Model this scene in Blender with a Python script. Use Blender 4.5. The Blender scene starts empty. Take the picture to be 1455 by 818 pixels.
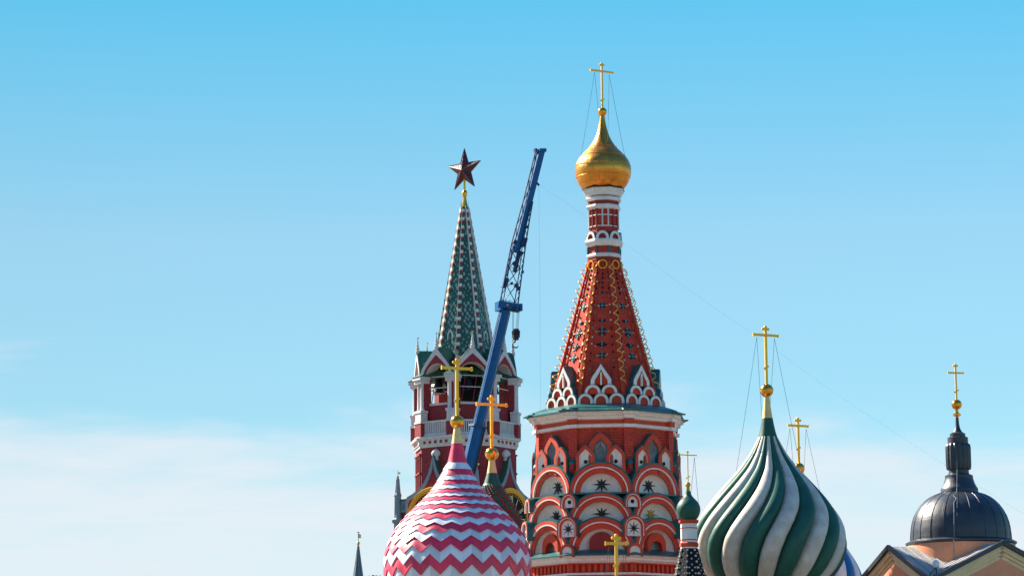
import bpy, bmesh, math, random
from mathutils import Vector, Matrix

R = math.radians
random.seed(7)
sc = bpy.context.scene
col = sc.collection
V = Vector

# ------------------------------------------------------------------ camera
W0, H0, F = 1455.0, 817.0, 4175.0
CAM = V((0, 0, 6.0)); PITCH = R(9.66); ROLL = R(0.4)
FWD = V((0, math.cos(PITCH), math.sin(PITCH)))
U0 = V((0, -math.sin(PITCH), math.cos(PITCH))); R0 = V((1, 0, 0))
RIGHT = R0 * math.cos(ROLL) - U0 * math.sin(ROLL)
UP = R0 * math.sin(ROLL) + U0 * math.cos(ROLL)
cd = bpy.data.cameras.new('camera'); cam = bpy.data.objects.new('camera', cd); col.objects.link(cam)
cd.sensor_fit = 'HORIZONTAL'; cd.sensor_width = 36; cd.lens = 36 * F / W0
cd.clip_start = 1; cd.clip_end = 20000
m4 = Matrix.Identity(4)
for i in range(3):
    m4[i][0] = RIGHT[i]; m4[i][1] = UP[i]; m4[i][2] = -FWD[i]; m4[i][3] = CAM[i]
cam.matrix_world = m4
sc.camera = cam

# ------------------------------------------------------------------ light
SUN_H = V((-0.81, 0.585)); SUN_H.normalize(); SUN_EL = R(38)
sc.view_settings.view_transform = 'Standard'; sc.view_settings.look = 'None'
sc.view_settings.exposure = 1.45; sc.view_settings.gamma = 1; sc.view_settings.use_curve_mapping = False
sd = V((SUN_H.x * math.cos(SUN_EL), SUN_H.y * math.cos(SUN_EL), math.sin(SUN_EL)))
ld = bpy.data.lights.new('sun', 'SUN'); ld.energy = 5.0; ld.angle = R(0.5); ld.color = (1.0, 0.90, 0.75)
sun = bpy.data.objects.new('sun', ld); col.objects.link(sun)
sun.rotation_euler = sd.to_track_quat('Z', 'Y').to_euler()
sun.location = (-200, 200, 300)

world = bpy.data.worlds.new("World"); sc.world = world; world.use_nodes = True
wn, wl = world.node_tree.nodes, world.node_tree.links
wn.clear()
wout = wn.new('ShaderNodeOutputWorld'); bg = wn.new('ShaderNodeBackground')
bg.inputs['Strength'].default_value = 0.060
sky = wn.new('ShaderNodeTexSky'); sky.sky_type = 'NISHITA'; sky.sun_disc = False
sky.sun_elevation = SUN_EL; sky.sun_rotation = math.atan2(SUN_H.x, SUN_H.y)
sky.air_density = 1.0; sky.dust_density = 0.4; sky.ozone_density = 1.6; sky.altitude = 150
tint = wn.new('ShaderNodeMix'); tint.data_type = 'RGBA'; tint.blend_type = 'MULTIPLY'
tint.inputs[0].default_value = 1.0; tint.inputs[7].default_value = (0.50, 0.72, 0.80, 1)
wl.new(sky.outputs[0], tint.inputs[6])
tint2 = wn.new('ShaderNodeMix'); tint2.data_type = 'RGBA'; tint2.blend_type = 'MULTIPLY'; tint2.inputs[0].default_value = 1.0
zr = wn.new('ShaderNodeValToRGB'); ze_ = zr.color_ramp.elements
ze_[0].position = .13; ze_[0].color = (.96, .92, .84, 1); ze_[1].position = .262; ze_[1].color = (.52, 1.03, .935, 1)
e_ = ze_.new(.185); e_.color = (1.06, .99, .86, 1); e_ = ze_.new(.55); e_.color = (.62, 1.00, 1.35, 1)
# thin bank of high cloud low over the horizon
tc = wn.new('ShaderNodeTexCoord'); sep = wn.new('ShaderNodeSeparateXYZ'); wl.new(tc.outputs['Generated'], sep.inputs[0])
wl.new(sep.outputs[2], zr.inputs[0]); wl.new(tint.outputs[2], tint2.inputs[6]); wl.new(zr.outputs[0], tint2.inputs[7])
mp = wn.new('ShaderNodeMapping'); mp.inputs['Scale'].default_value = (5, 5, 26)
wl.new(tc.outputs['Generated'], mp.inputs[0])
nz = wn.new('ShaderNodeTexNoise'); nz.inputs['Scale'].default_value = 1.6; nz.inputs['Detail'].default_value = 7
nz.inputs['Roughness'].default_value = 0.55 ; nz.inputs['Distortion'].default_value = 0.4
wl.new(mp.outputs[0], nz.inputs['Vector'])
mr = wn.new('ShaderNodeMath'); mr.operation = 'MULTIPLY_ADD'; mr.inputs[1].default_value = 0.11; mr.inputs[2].default_value = -0.055
wl.new(nz.outputs['Fac'], mr.inputs[0])
ad = wn.new('ShaderNodeMath'); ad.operation = 'ADD'; wl.new(sep.outputs[2], ad.inputs[0]); wl.new(mr.outputs[0], ad.inputs[1])
rng = wn.new('ShaderNodeMapRange'); rng.interpolation_type = 'SMOOTHSTEP'
rng.inputs['From Min'].default_value = 0.094; rng.inputs['From Max'].default_value = 0.134
rng.inputs['To Min'].default_value = 0.92; rng.inputs['To Max'].default_value = 0.0
sx = wn.new('ShaderNodeMath'); sx.operation = 'MULTIPLY_ADD'; sx.inputs[1].default_value = 0.05; wl.new(sep.outputs[0], sx.inputs[0]); wl.new(ad.outputs[0], sx.inputs[2])
wl.new(sx.outputs[0], rng.inputs['Value'])
cl = wn.new('ShaderNodeMix'); cl.data_type = 'RGBA'; cl.inputs[7].default_value = (4.95, 5.3, 5.7, 1)

xr = wn.new('ShaderNodeMapRange'); xr.inputs['From Min'].default_value = -.2; xr.inputs['From Max'].default_value = .2
xr.inputs['To Min'].default_value = 1.0; xr.inputs['To Max'].default_value = 1.36; wl.new(sep.outputs[0], xr.inputs['Value'])
vs_ = wn.new('ShaderNodeVectorMath'); vs_.operation = 'SCALE'; wl.new(tint2.outputs[2], vs_.inputs[0]); wl.new(xr.outputs[0], vs_.inputs['Scale'])
wl.new(vs_.outputs[0], cl.inputs[6])
yr = wn.new('ShaderNodeMapRange'); yr.inputs['From Min'].default_value = .1; yr.inputs['From Max'].default_value = .8; yr.inputs['To Min'].default_value = .45; wl.new(sep.outputs[1], yr.inputs['Value'])
cm = wn.new('ShaderNodeMath'); cm.operation = 'MULTIPLY'
mp2 = wn.new('ShaderNodeMapping'); mp2.inputs['Scale'].default_value = (9, 9, 60); wl.new(tc.outputs['Generated'], mp2.inputs[0])
nz2 = wn.new('ShaderNodeTexNoise'); nz2.inputs['Scale'].default_value = 1.3; nz2.inputs['Detail'].default_value = 9; nz2.inputs['Roughness'].default_value = .62; nz2.inputs['Distortion'].default_value = .8
wl.new(mp2.outputs[0], nz2.inputs['Vector'])
wr = wn.new('ShaderNodeMapRange'); wr.inputs['From Min'].default_value = .32; wr.inputs['From Max'].default_value = .62; wr.inputs['To Min'].default_value = .70; wl.new(nz2.outputs['Fac'], wr.inputs['Value'])
cw = wn.new('ShaderNodeMath'); cw.operation = 'MULTIPLY'; wl.new(rng.outputs[0], cw.inputs[0]); wl.new(wr.outputs[0], cw.inputs[1]); wl.new(cw.outputs[0], cm.inputs[0]); wl.new(yr.outputs[0], cm.inputs[1]); wl.new(cm.outputs[0], cl.inputs[0])
wl.new(cl.outputs[2], bg.inputs['Color']); wl.new(bg.outputs[0], wout.inputs[0])

# ------------------------------------------------------------------ pixels of the photograph -> metres of the place
def P(px, py, Y):
    a, b = (px - W0 / 2) / F, (H0 / 2 - py) / F
    d = FWD + RIGHT * a + UP * b
    return CAM + d * ((Y - CAM.y) / d.y)

def proj(p):
    q = p - CAM; dd = q.dot(FWD)
    return W0 / 2 + F * q.dot(RIGHT) / dd, H0 / 2 - F * q.dot(UP) / dd, dd

class Tower:
    """an upright axis seen at a column of the photograph, at a real distance"""
    def __init__(s, px, py, Y):
        s.Y = Y; s.X = P(px, py, Y).x; s.loc = V((s.X, Y, 0))
    def z(s, py, r=0.0):
        lo, hi = -20.0, 120.0
        for _ in range(40):
            mid = (lo + hi) / 2
            if proj(V((s.X, s.Y - r, mid)))[1] > py: lo = mid
            else: hi = mid
        return (lo + hi) / 2
    def m(s, w, py=600):
        return w * proj(V((s.X, s.Y, s.z(py))))[2] / F

def face(th):
    th = R(th)
    return V((math.cos(th), math.sin(th), 0)), V((math.sin(th), -math.cos(th), 0))   # along, outward

ZV = V((0, 0, 1))

# ------------------------------------------------------------------ mesh builder
class MB:
    def __init__(s): s.v = []; s.f = []; s.mi = []
    def add(s, vs, fs, mi=0):
        b = len(s.v); s.v += [V(p) for p in vs]
        for f in fs:
            s.f.append([b + i for i in f]); s.mi.append(mi)
    def box(s, c, u, v, w, hu, hv, hw, mi=0):
        vs = [c + u * (hu * a) + v * (hv * b) + w * (hw * d) for a in (-1, 1) for b in (-1, 1) for d in (-1, 1)]
        s.add(vs, [(0, 1, 3, 2), (4, 6, 7, 5), (0, 4, 5, 1), (2, 3, 7, 6), (0, 2, 6, 4), (1, 5, 7, 3)], mi)
    def beam(s, p, q, hs, hd, side=None, mi=0):
        d = (q - p); L = d.length; d.normalize()
        if side is None: side = V((0, -1, 0)) if abs(d.y) < .95 else V((1, 0, 0))
        a = d.cross(side).normalized(); b = a.cross(d).normalized()
        s.box((p + q) / 2, a, b, d, hs, hd, L / 2, mi)
    def prism(s, pts, off, mi=0):
        n = len(pts); vs = list(pts) + [p + off for p in pts]
        fs = [tuple(range(n)), tuple(range(2 * n - 1, n - 1, -1))] + [(i, (i + 1) % n, n + (i + 1) % n, n + i) for i in range(n)]
        s.add(vs, fs, mi)
    def ring(s, O, I, off, mi=0):
        n = len(O); vs = O + I + [p + off for p in O] + [p + off for p in I]; fs = []
        for i in range(n - 1):
            fs += [(i, i + 1, n + i + 1, n + i), (2*n + i, 3*n + i, 3*n + i + 1, 2*n + i + 1),
                   (i, 2*n + i, 2*n + i + 1, i + 1), (n + i, n + i + 1, 3*n + i + 1, 3*n + i)]
        fs += [(0, n, 3*n, 2*n), (n - 1, 3*n - 1, 4*n - 1, 2*n - 1)]
        s.add(vs, fs, mi)
    def lathe(s, prof, n=48, phase=0.0, mi=0, cap=True, c=V((0, 0, 0)), mis=None):
        vs = []
        for r, z in prof:
            for i in range(n):
                a = R(phase) + 2 * math.pi * i / n
                vs.append(V((c.x + r * math.sin(a), c.y - r * math.cos(a), c.z + z)))
        k = len(prof); b = len(s.v); s.v += vs
        for j in range(k - 1):
            for i in range(n):
                s.f.append([b + j*n + i, b + j*n + (i+1) % n, b + (j+1)*n + (i+1) % n, b + (j+1)*n + i])
                s.mi.append(mis[j] if mis else mi)
        if cap:
            for j, q in ((0, 0), (k - 1, -1)):
                if prof[j][0] > 1e-4:
                    s.f.append([b + j*n + i for i in range(n)]); s.mi.append(mis[q] if mis else mi)
    def tube(s, pts, r, n=6, mi=0):
        k = len(pts); vs = []; rr = r if isinstance(r, (list, tuple)) else [r] * k
        for j, p in enumerate(pts):
            d = (pts[min(j+1, k-1)] - pts[max(j-1, 0)]).normalized()
            a = d.cross(V((0.3, -1, 0.1))).normalized(); b = d.cross(a)
            for i in range(n):
                t = 2 * math.pi * i / n
                vs.append(p + a * (rr[j] * math.cos(t)) + b * (rr[j] * math.sin(t)))
        fs = [(j*n + i, j*n + (i+1) % n, (j+1)*n + (i+1) % n, (j+1)*n + i) for j in range(k-1) for i in range(n)]
        fs += [tuple(range(n)), tuple((k-1)*n + i for i in range(n))]
        s.add(vs, fs, mi)
    def ball(s, c, r, n=20, mi=0):
        s.lathe([(max(r * math.sin(math.pi * j / 12), 1e-5), -r * math.cos(math.pi * j / 12)) for j in range(13)], n, 0, mi, False, c)
    def torus(s, c, u, v, R1, r, mi=0, n=24):
        w = u.cross(v); vs = []; k = 6
        for i in range(n):
            a = 2*math.pi*i/n; d = u*math.cos(a) + v*math.sin(a)
            for j in range(k):
                b = 2*math.pi*j/k
                vs.append(c + d*(R1 + r*math.cos(b)) + w*(r*math.sin(b)))
        s.add(vs, [(i*k + j, i*k + (j+1) % k, ((i+1) % n)*k + (j+1) % k, ((i+1) % n)*k + j) for i in range(n) for j in range(k)], mi)
    def build(s, name, mats, parent=None, smooth=None, origin=None, recalc=True):
        me = bpy.data.meshes.new(name)
        o = origin or V((0, 0, 0))
        me.from_pydata([tuple(p - o) for p in s.v], [], s.f)
        if not isinstance(mats, (list, tuple)): mats = [mats]
        for m in mats: me.materials.append(m)
        for p, i in zip(me.polygons, s.mi): p.material_index = i
        if recalc:
            bm = bmesh.new(); bm.from_mesh(me); bmesh.ops.recalc_face_normals(bm, faces=bm.faces); bm.to_mesh(me); bm.free()
        uv = me.uv_layers.new(name='UVMap')
        for p in me.polygons:
            n = p.normal; t = ZV.cross(n)
            t = t.normalized() if t.length > .05 else V((1, 0, 0))
            b = n.cross(t)
            for li in p.loop_indices:
                q = me.vertices[me.loops[li].vertex_index].co
                uv.data[li].uv = (q.dot(t), q.dot(b))
        if smooth is not None:
            me.shade_smooth(); me.set_sharp_from_angle(angle=R(smooth))
        ob = bpy.data.objects.new(name, me); col.objects.link(ob)
        if parent: ob.parent = parent
        return ob

def thing(name, label, cat, loc, group=None):
    o = bpy.data.objects.new(name, None); col.objects.link(o); o.location = loc
    o['label'] = label; o['category'] = cat; o.empty_display_size = .5
    if group: o['group'] = group
    return o

def spline(pts, n=8):
    out = []
    for i in range(len(pts) - 1):
        p0, p1, p2, p3 = pts[max(i-1, 0)], pts[i], pts[i+1], pts[min(i+2, len(pts)-1)]
        for k in range(n):
            t = k / n
            out.append(tuple(.5 * (2*b + (c-a)*t + (2*a - 5*b + 4*c - d)*t*t + (3*b - a - 3*c + d)*t**3) for a, b, c, d in zip(p0, p1, p2, p3)))
    out.append(tuple(pts[-1])); return out

def lerp_table(tab, y):
    if y <= tab[0][0]: return tab[0][1]
    for (a, b), (c, d) in zip(tab, tab[1:]):
        if y <= c: return b + (d - b) * (y - a) / (c - a)
    return tab[-1][1]

# ------------------------------------------------------------------ materials
def mat(name, rgb, rough=.6, metal=0., var=.14, scale=1.2, bump=0., bscale=14, dirt=.0, spec=.5, brick=None, tint2=None):
    m = bpy.data.materials.new(name); m.use_nodes = True
    n, l = m.node_tree.nodes, m.node_tree.links
    b = n['Principled BSDF']; b.inputs['Roughness'].default_value = rough; b.inputs['Metallic'].default_value = metal
    b.inputs['Specular IOR Level'].default_value = spec
    tc = n.new('ShaderNodeTexCoord')
    nz = n.new('ShaderNodeTexNoise'); nz.inputs['Scale'].default_value = scale; nz.inputs['Detail'].default_value = 8; nz.inputs['Roughness'].default_value = .65
    l.new(tc.outputs['Object'], nz.inputs['Vector'])
    cr = n.new('ShaderNodeValToRGB'); e = cr.color_ramp.elements
    e[0].position, e[1].position = .3, .7
    t2 = tint2 or rgb
    e[0].color = (*[c * (1 - var) for c in t2], 1); e[1].color = (*[min(c * (1 + var), 1) for c in rgb], 1)
    l.new(nz.outputs['Fac'], cr.inputs[0]); out = cr.outputs[0]; h = None
    if brick:
        bw, bh, mortar, dark = brick
        bt = n.new('ShaderNodeTexBrick'); l.new(tc.outputs['UV'], bt.inputs['Vector'])
        bt.inputs['Scale'].default_value = 1; bt.inputs['Brick Width'].default_value = bw; bt.inputs['Row Height'].default_value = bh
        bt.inputs['Mortar Size'].default_value = .012 * bh / .1; bt.inputs['Mortar Smooth'].default_value = .3
        bt.inputs['Color1'].default_value = (1, 1, 1, 1); bt.inputs['Color2'].default_value = (dark, dark, dark, 1); bt.inputs['Mortar'].default_value = (*mortar, 1)
        mx = n.new('ShaderNodeMix'); mx.data_type = 'RGBA'; mx.blend_type = 'MULTIPLY'; mx.inputs[0].default_value = 1
        l.new(out, mx.inputs[6]); l.new(bt.outputs['Color'], mx.inputs[7]); out = mx.outputs[2]; h = bt.outputs['Fac']
    if dirt:
        mp = n.new('ShaderNodeMapping'); mp.inputs['Scale'].default_value = (2.2, 2.2, .35); l.new(tc.outputs['Object'], mp.inputs[0])
        n2 = n.new('ShaderNodeTexNoise'); n2.inputs['Scale'].default_value = 1.4; n2.inputs['Detail'].default_value = 9; n2.inputs['Roughness'].default_value = .7
        l.new(mp.outputs[0], n2.inputs['Vector'])
        r2 = n.new('ShaderNodeMapRange'); r2.inputs['From Min'].default_value = .48; r2.inputs['From Max'].default_value = .72
        r2.inputs['To Max'].default_value = dirt; l.new(n2.outputs['Fac'], r2.inputs['Value'])
        mx = n.new('ShaderNodeMix'); mx.data_type = 'RGBA'; l.new(r2.outputs[0], mx.inputs[0]); l.new(out, mx.inputs[6])
        mx.inputs[7].default_value = (*[c * .45 + .01 for c in rgb], 1); out = mx.outputs[2]
    l.new(out, b.inputs['Base Color'])
    rr = n.new('ShaderNodeMapRange'); rr.inputs['To Min'].default_value = max(rough - .1, .05); rr.inputs['To Max'].default_value = min(rough + .12, 1)
    l.new(nz.outputs['Fac'], rr.inputs['Value']); l.new(rr.outputs[0], b.inputs['Roughness'])
    if bump or h is not None:
        bp = n.new('ShaderNodeBump'); bp.inputs['Strength'].default_value = bump or .4; bp.inputs['Distance'].default_value = .05
        if h is not None: 
            iv = n.new('ShaderNodeMath'); iv.operation = 'SUBTRACT'; iv.inputs[0].default_value = 1; l.new(h, iv.inputs[1]); l.new(iv.outputs[0], bp.inputs['Height'])
        else:
            n3 = n.new('ShaderNodeTexNoise'); n3.inputs['Scale'].default_value = bscale; n3.inputs['Detail'].default_value = 4
            l.new(tc.outputs['Object'], n3.inputs['Vector']); l.new(n3.outputs['Fac'], bp.inputs['Height'])
        l.new(bp.outputs[0], b.inputs['Normal'])
    return m

def sheet_gold(name, rgb, rough):
    """gilded sheet: rectangular leaves with slightly different gloss and dents"""
    m = mat(name, rgb, rough, 1., .12, 1.5)
    n, l = m.node_tree.nodes, m.node_tree.links; b = n['Principled BSDF']
    tc = n.new('ShaderNodeTexCoord'); nz = n.new('ShaderNodeTexNoise'); nz.inputs['Scale'].default_value = 2.6; nz.inputs['Detail'].default_value = 3
    l.new(tc.outputs['Object'], nz.inputs['Vector'])
    bp = n.new('ShaderNodeBump'); bp.inputs['Strength'].default_value = .25; bp.inputs['Distance'].default_value = .08
    l.new(nz.outputs['Fac'], bp.inputs['Height']); l.new(bp.outputs[0], b.inputs['Normal'])
    return m

def panels(m, rad, w, h, dark, bump):
    """rectangular sheets laid round a dome: each a little different in tone, with raised seams"""
    n, l = m.node_tree.nodes, m.node_tree.links; b = n['Principled BSDF']
    tc = n.new('ShaderNodeTexCoord'); sp = n.new('ShaderNodeSeparateXYZ'); l.new(tc.outputs['Object'], sp.inputs[0])
    at = n.new('ShaderNodeMath'); at.operation = 'ARCTAN2'; l.new(sp.outputs[0], at.inputs[0]); l.new(sp.outputs[1], at.inputs[1])
    sc_ = n.new('ShaderNodeMath'); sc_.operation = 'MULTIPLY'; sc_.inputs[1].default_value = rad; l.new(at.outputs[0], sc_.inputs[0])
    cb = n.new('ShaderNodeCombineXYZ'); l.new(sc_.outputs[0], cb.inputs[0]); l.new(sp.outputs[2], cb.inputs[1])
    bt = n.new('ShaderNodeTexBrick'); l.new(cb.outputs[0], bt.inputs['Vector']); bt.inputs['Scale'].default_value = 1
    bt.inputs['Brick Width'].default_value = w; bt.inputs['Row Height'].default_value = h; bt.inputs['Mortar Size'].default_value = .014
    bt.inputs['Color1'].default_value = (1, 1, 1, 1); bt.inputs['Color2'].default_value = (dark, dark, dark, 1); bt.inputs['Mortar'].default_value = (.55, .55, .55, 1)
    src = b.inputs['Base Color'].links[0].from_socket
    mx = n.new('ShaderNodeMix'); mx.data_type = 'RGBA'; mx.blend_type = 'MULTIPLY'; mx.inputs[0].default_value = 1
    l.new(src, mx.inputs[6]); l.new(bt.outputs['Color'], mx.inputs[7]); l.new(mx.outputs[2], b.inputs['Base Color'])
    bp = n.new('ShaderNodeBump'); bp.inputs['Strength'].default_value = bump; bp.inputs['Distance'].default_value = .03
    l.new(bt.outputs['Color'], bp.inputs['Height'])
    if b.inputs['Normal'].links: l.new(b.inputs['Normal'].links[0].from_socket, bp.inputs['Normal'])
    l.new(bp.outputs[0], b.inputs['Normal'])

M = {}
M['brick'] = mat('red brick', (.46, .045, .027), .75, spec=.25, var=.22, scale=2.5, brick=(.60, .23, (1.15, 1.7, 1.8), .80), dirt=.35)
M['tentred'] = mat('crimson tent brick', (.56, .052, .028), .75, spec=.2, var=.2, scale=2.0, brick=(.60, .23, (.95, 1.25, 1.25), .82), dirt=.25)
M['red'] = mat('red painted plaster', (.56, .062, .027), .65, spec=.25, var=.16, scale=1.6, bump=.15, dirt=.3)
M['darkred'] = mat('dark red plaster', (.27, .02, .018), .7, var=.16, dirt=.3)
M['kbrick'] = mat('old dark red brick', (.29, .024, .030), .8, var=.2, scale=1.5, brick=(.7, .28, (1.1, 1.5, 1.5), .75), dirt=.3)
M['white'] = mat('white limewash', (.73, .71, .66), .7, var=.08, scale=1.5, bump=.12, dirt=.35)
M['stone'] = mat('pale limestone', (.60, .585, .57), .75, var=.12, scale=1.4, bump=.2, dirt=.4)
M['teal'] = mat('teal painted metal roof', (.010, .105, .100), .38, var=.25, scale=1.6, bump=.1, bscale=3, dirt=.35)
M['kgreen'] = mat('green painted roof', (.022, .115, .062), .5, var=.22, scale=1.5, dirt=.35)
M['gold'] = sheet_gold('gold leaf', (.92, .40, .055), .22)
M['crossgold'] = sheet_gold('weathered cross gilding', (1.0, .50, .035), .42); M['crossgold'].node_tree.nodes['Principled BSDF'].inputs['Metallic'].default_value = .30
M['neckgold'] = mat('pale neck gilding', (.80, .56, .22), .45, .25, var=.15)
M['domegold'] = sheet_gold('gilded dome sheets', (.90, .36, .06), .33)
M['brass'] = sheet_gold('bright gilded metal', (.95, .45, .05), .34)
M['paleribbon'] = mat('pale gilded ribbon', (.95, .47, .07), .40, .45, var=.2)
M['paintgold'] = mat('yellow gold paint', (.85, .42, .025), .42, .25, var=.15)
M['pink'] = mat('crimson glazed tile', (.78, .030, .09), .38, spec=.6, var=.16, scale=1.4, bump=.12, bscale=5, dirt=.15)
M['ztile'] = mat('white glazed tile', (.72, .77, .82), .34, spec=.7, var=.07, scale=1.4, bump=.12, bscale=5, dirt=.12)
M['swgreen'] = mat('green dome paint', (.013, .098, .068), .52, spec=.35, var=.24, scale=1.0, bump=.22, bscale=2.5, dirt=.35)
M['swwhite'] = mat('cream white dome paint', (.60, .56, .49), .55, spec=.35, var=.14, scale=.9, bump=.22, bscale=2.5, dirt=.32, tint2=(.54, .46, .37))
M['blue'] = mat('deep blue dome paint', (.005, .10, .31), .4, var=.15)
M['paleblue'] = mat('pale blue white dome paint', (.52, .60, .68), .45, var=.1)
M['black'] = mat('dark green black paint', (.008, .018, .018), .5, var=.3)
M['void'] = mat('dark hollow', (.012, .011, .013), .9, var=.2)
M['glass'] = mat('old window glass', (.10, .15, .17), .12, var=.3, scale=3)
M['navytile'] = mat('navy black glazed tile', (.006, .007, .014), .6, spec=.2, var=.3, scale=3)
M['creamtile'] = mat('cream glazed tile', (.62, .55, .42), .4, var=.15)
M['tealtile'] = mat('turquoise glazed tile', (.05, .24, .27), .25, var=.3, scale=4)
M['ochre'] = mat('ochre glazed tile', (.50, .30, .06), .3, var=.2)
M['ruby'] = mat('ruby glass', (.075, .008, .014), .25, var=.25, scale=2)
M['craneblue'] = mat('blue crane paint', (.003, .095, .26), .4, spec=.25, var=.16, scale=1.5, dirt=.4)
M['cranedark'] = mat('dark blue steel', (.010, .040, .11), .5, var=.2, scale=2)
M['steel'] = mat('greasy black steel', (.02, .022, .026), .45, .3, var=.25)
M['wire'] = mat('thin steel wire', (.11, .115, .12), .5, .4, var=.2)
M['leadroof'] = mat('dark leaded sheet metal', (.028, .036, .052), .42, .0, spec=.55, var=.3, scale=1.0, bump=.18, bscale=2.5, dirt=.3)
M['greyroof'] = mat('grey zinc roof', (.40, .385, .365), .65, 0., spec=.15, var=.2, scale=1.3, bump=.1, bscale=2, dirt=.25)
M['peach'] = mat('peach plaster', (.80, .32, .17), .8, var=.12, scale=1.0, bump=.15, dirt=.4)
M['cream'] = mat('cream moulding', (.80, .61, .34), .75, var=.1, scale=1.5, dirt=.3)
M['greystone'] = mat('blue grey stone', (.22, .27, .31), .7, var=.18, dirt=.3)
M['spiregrey'] = mat('grey green spire sheet', (.075, .12, .14), .5, .2, var=.2, scale=.8)
M['plastic'] = mat('white lamp housing', (.75, .76, .78), .4, var=.06)
M['paving'] = mat('granite setts', (.17, .155, .13), .8, var=.25, scale=.4, brick=(.5, .25, (.6, .6, .6), .7))
M['leaf'] = mat('leaf green', (.035, .085, .028), .55, var=.4, scale=2.5)
M['bark'] = mat('bark', (.10, .07, .05), .9, var=.3, scale=4, bump=.4)

for q in ('ztile', 'pink'):      # every glazed tile fired a little differently
    n, l = M[q].node_tree.nodes, M[q].node_tree.links; b = n['Principled BSDF']; src = b.inputs['Base Color'].links[0].from_socket
    a = n.new('ShaderNodeAttribute'); a.attribute_name = 'tone'; mx = n.new('ShaderNodeVectorMath'); mx.operation = 'SCALE'
    l.new(src, mx.inputs[0]); l.new(a.outputs['Fac'], mx.inputs['Scale']); l.new(mx.outputs[0], b.inputs['Base Color'])
M['pinkneck'] = mat('crimson neck paint', (.78, .030, .09), .40, var=.16, scale=1.4, bump=.12, bscale=5, dirt=.15)
panels(M['domegold'], 2.4, .95, .72, .80, .35)
panels(M['leadroof'], 4.0, 1.15, 1.3, .72, .3)
def spire_tile_mat():
    m = mat('green glazed spire tiles', (.013, .078, .050), .4, var=.3, scale=2)
    n, l = m.node_tree.nodes, m.node_tree.links; b = n['Principled BSDF']
    src = b.inputs['Base Color'].links[0].from_socket
    tc = n.new('ShaderNodeTexCoord'); mp = n.new('ShaderNodeMapping'); mp.inputs['Rotation'].default_value = (0, 0, R(35)); mp.inputs['Scale'].default_value = (2.35, 1.55, 1)
    l.new(tc.outputs['UV'], mp.inputs[0])
    vo = n.new('ShaderNodeTexVoronoi'); vo.distance = 'MANHATTAN'; vo.inputs['Scale'].default_value = 1.0; vo.inputs['Randomness'].default_value = .45
    l.new(mp.outputs[0], vo.inputs['Vector'])
    lt = n.new('ShaderNodeMapRange'); lt.inputs['From Min'].default_value = .58; lt.inputs['From Max'].default_value = .46
    l.new(vo.outputs['Distance'], lt.inputs['Value'])
    mx = n.new('ShaderNodeMix'); mx.data_type = 'RGBA'; mx.inputs[7].default_value = (.24, .34, .28, 1)
    l.new(lt.outputs[0], mx.inputs[0]); l.new(src, mx.inputs[6]); l.new(mx.outputs[2], b.inputs['Base Color'])
    return m
M['spiretile'] = spire_tile_mat()

# ------------------------------------------------------------------ shared pieces
def arch(a, h, b, tip=0., n=22, pw=2.2, k=1.5):
    """outline of a round or keel shaped arch: half width a, straight part h, rise b, pointed tip"""
    pts = [(-a, 0.)]
    for i in range(n + 1):
        t = math.pi * (1 - i / n); x = math.cos(t)
        pts.append((a * x, h + b * math.sin(t) + tip * max(0, 1 - abs(x) * k) ** pw))
    pts.append((a, 0.)); return pts

def lift(o2, u, nrm, ap, u0, z0, w=0.):
    return [nrm * (ap + w) + u * (u0 + x) + ZV * (z0 + y) for x, y in o2]

def star_pts(n, r1, r2, ph=0.):
    return [((r1 if i % 2 == 0 else r2) * math.sin(ph + math.pi * i / n), (r1 if i % 2 == 0 else r2) * math.cos(ph + math.pi * i / n)) for i in range(2 * n)]

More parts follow.
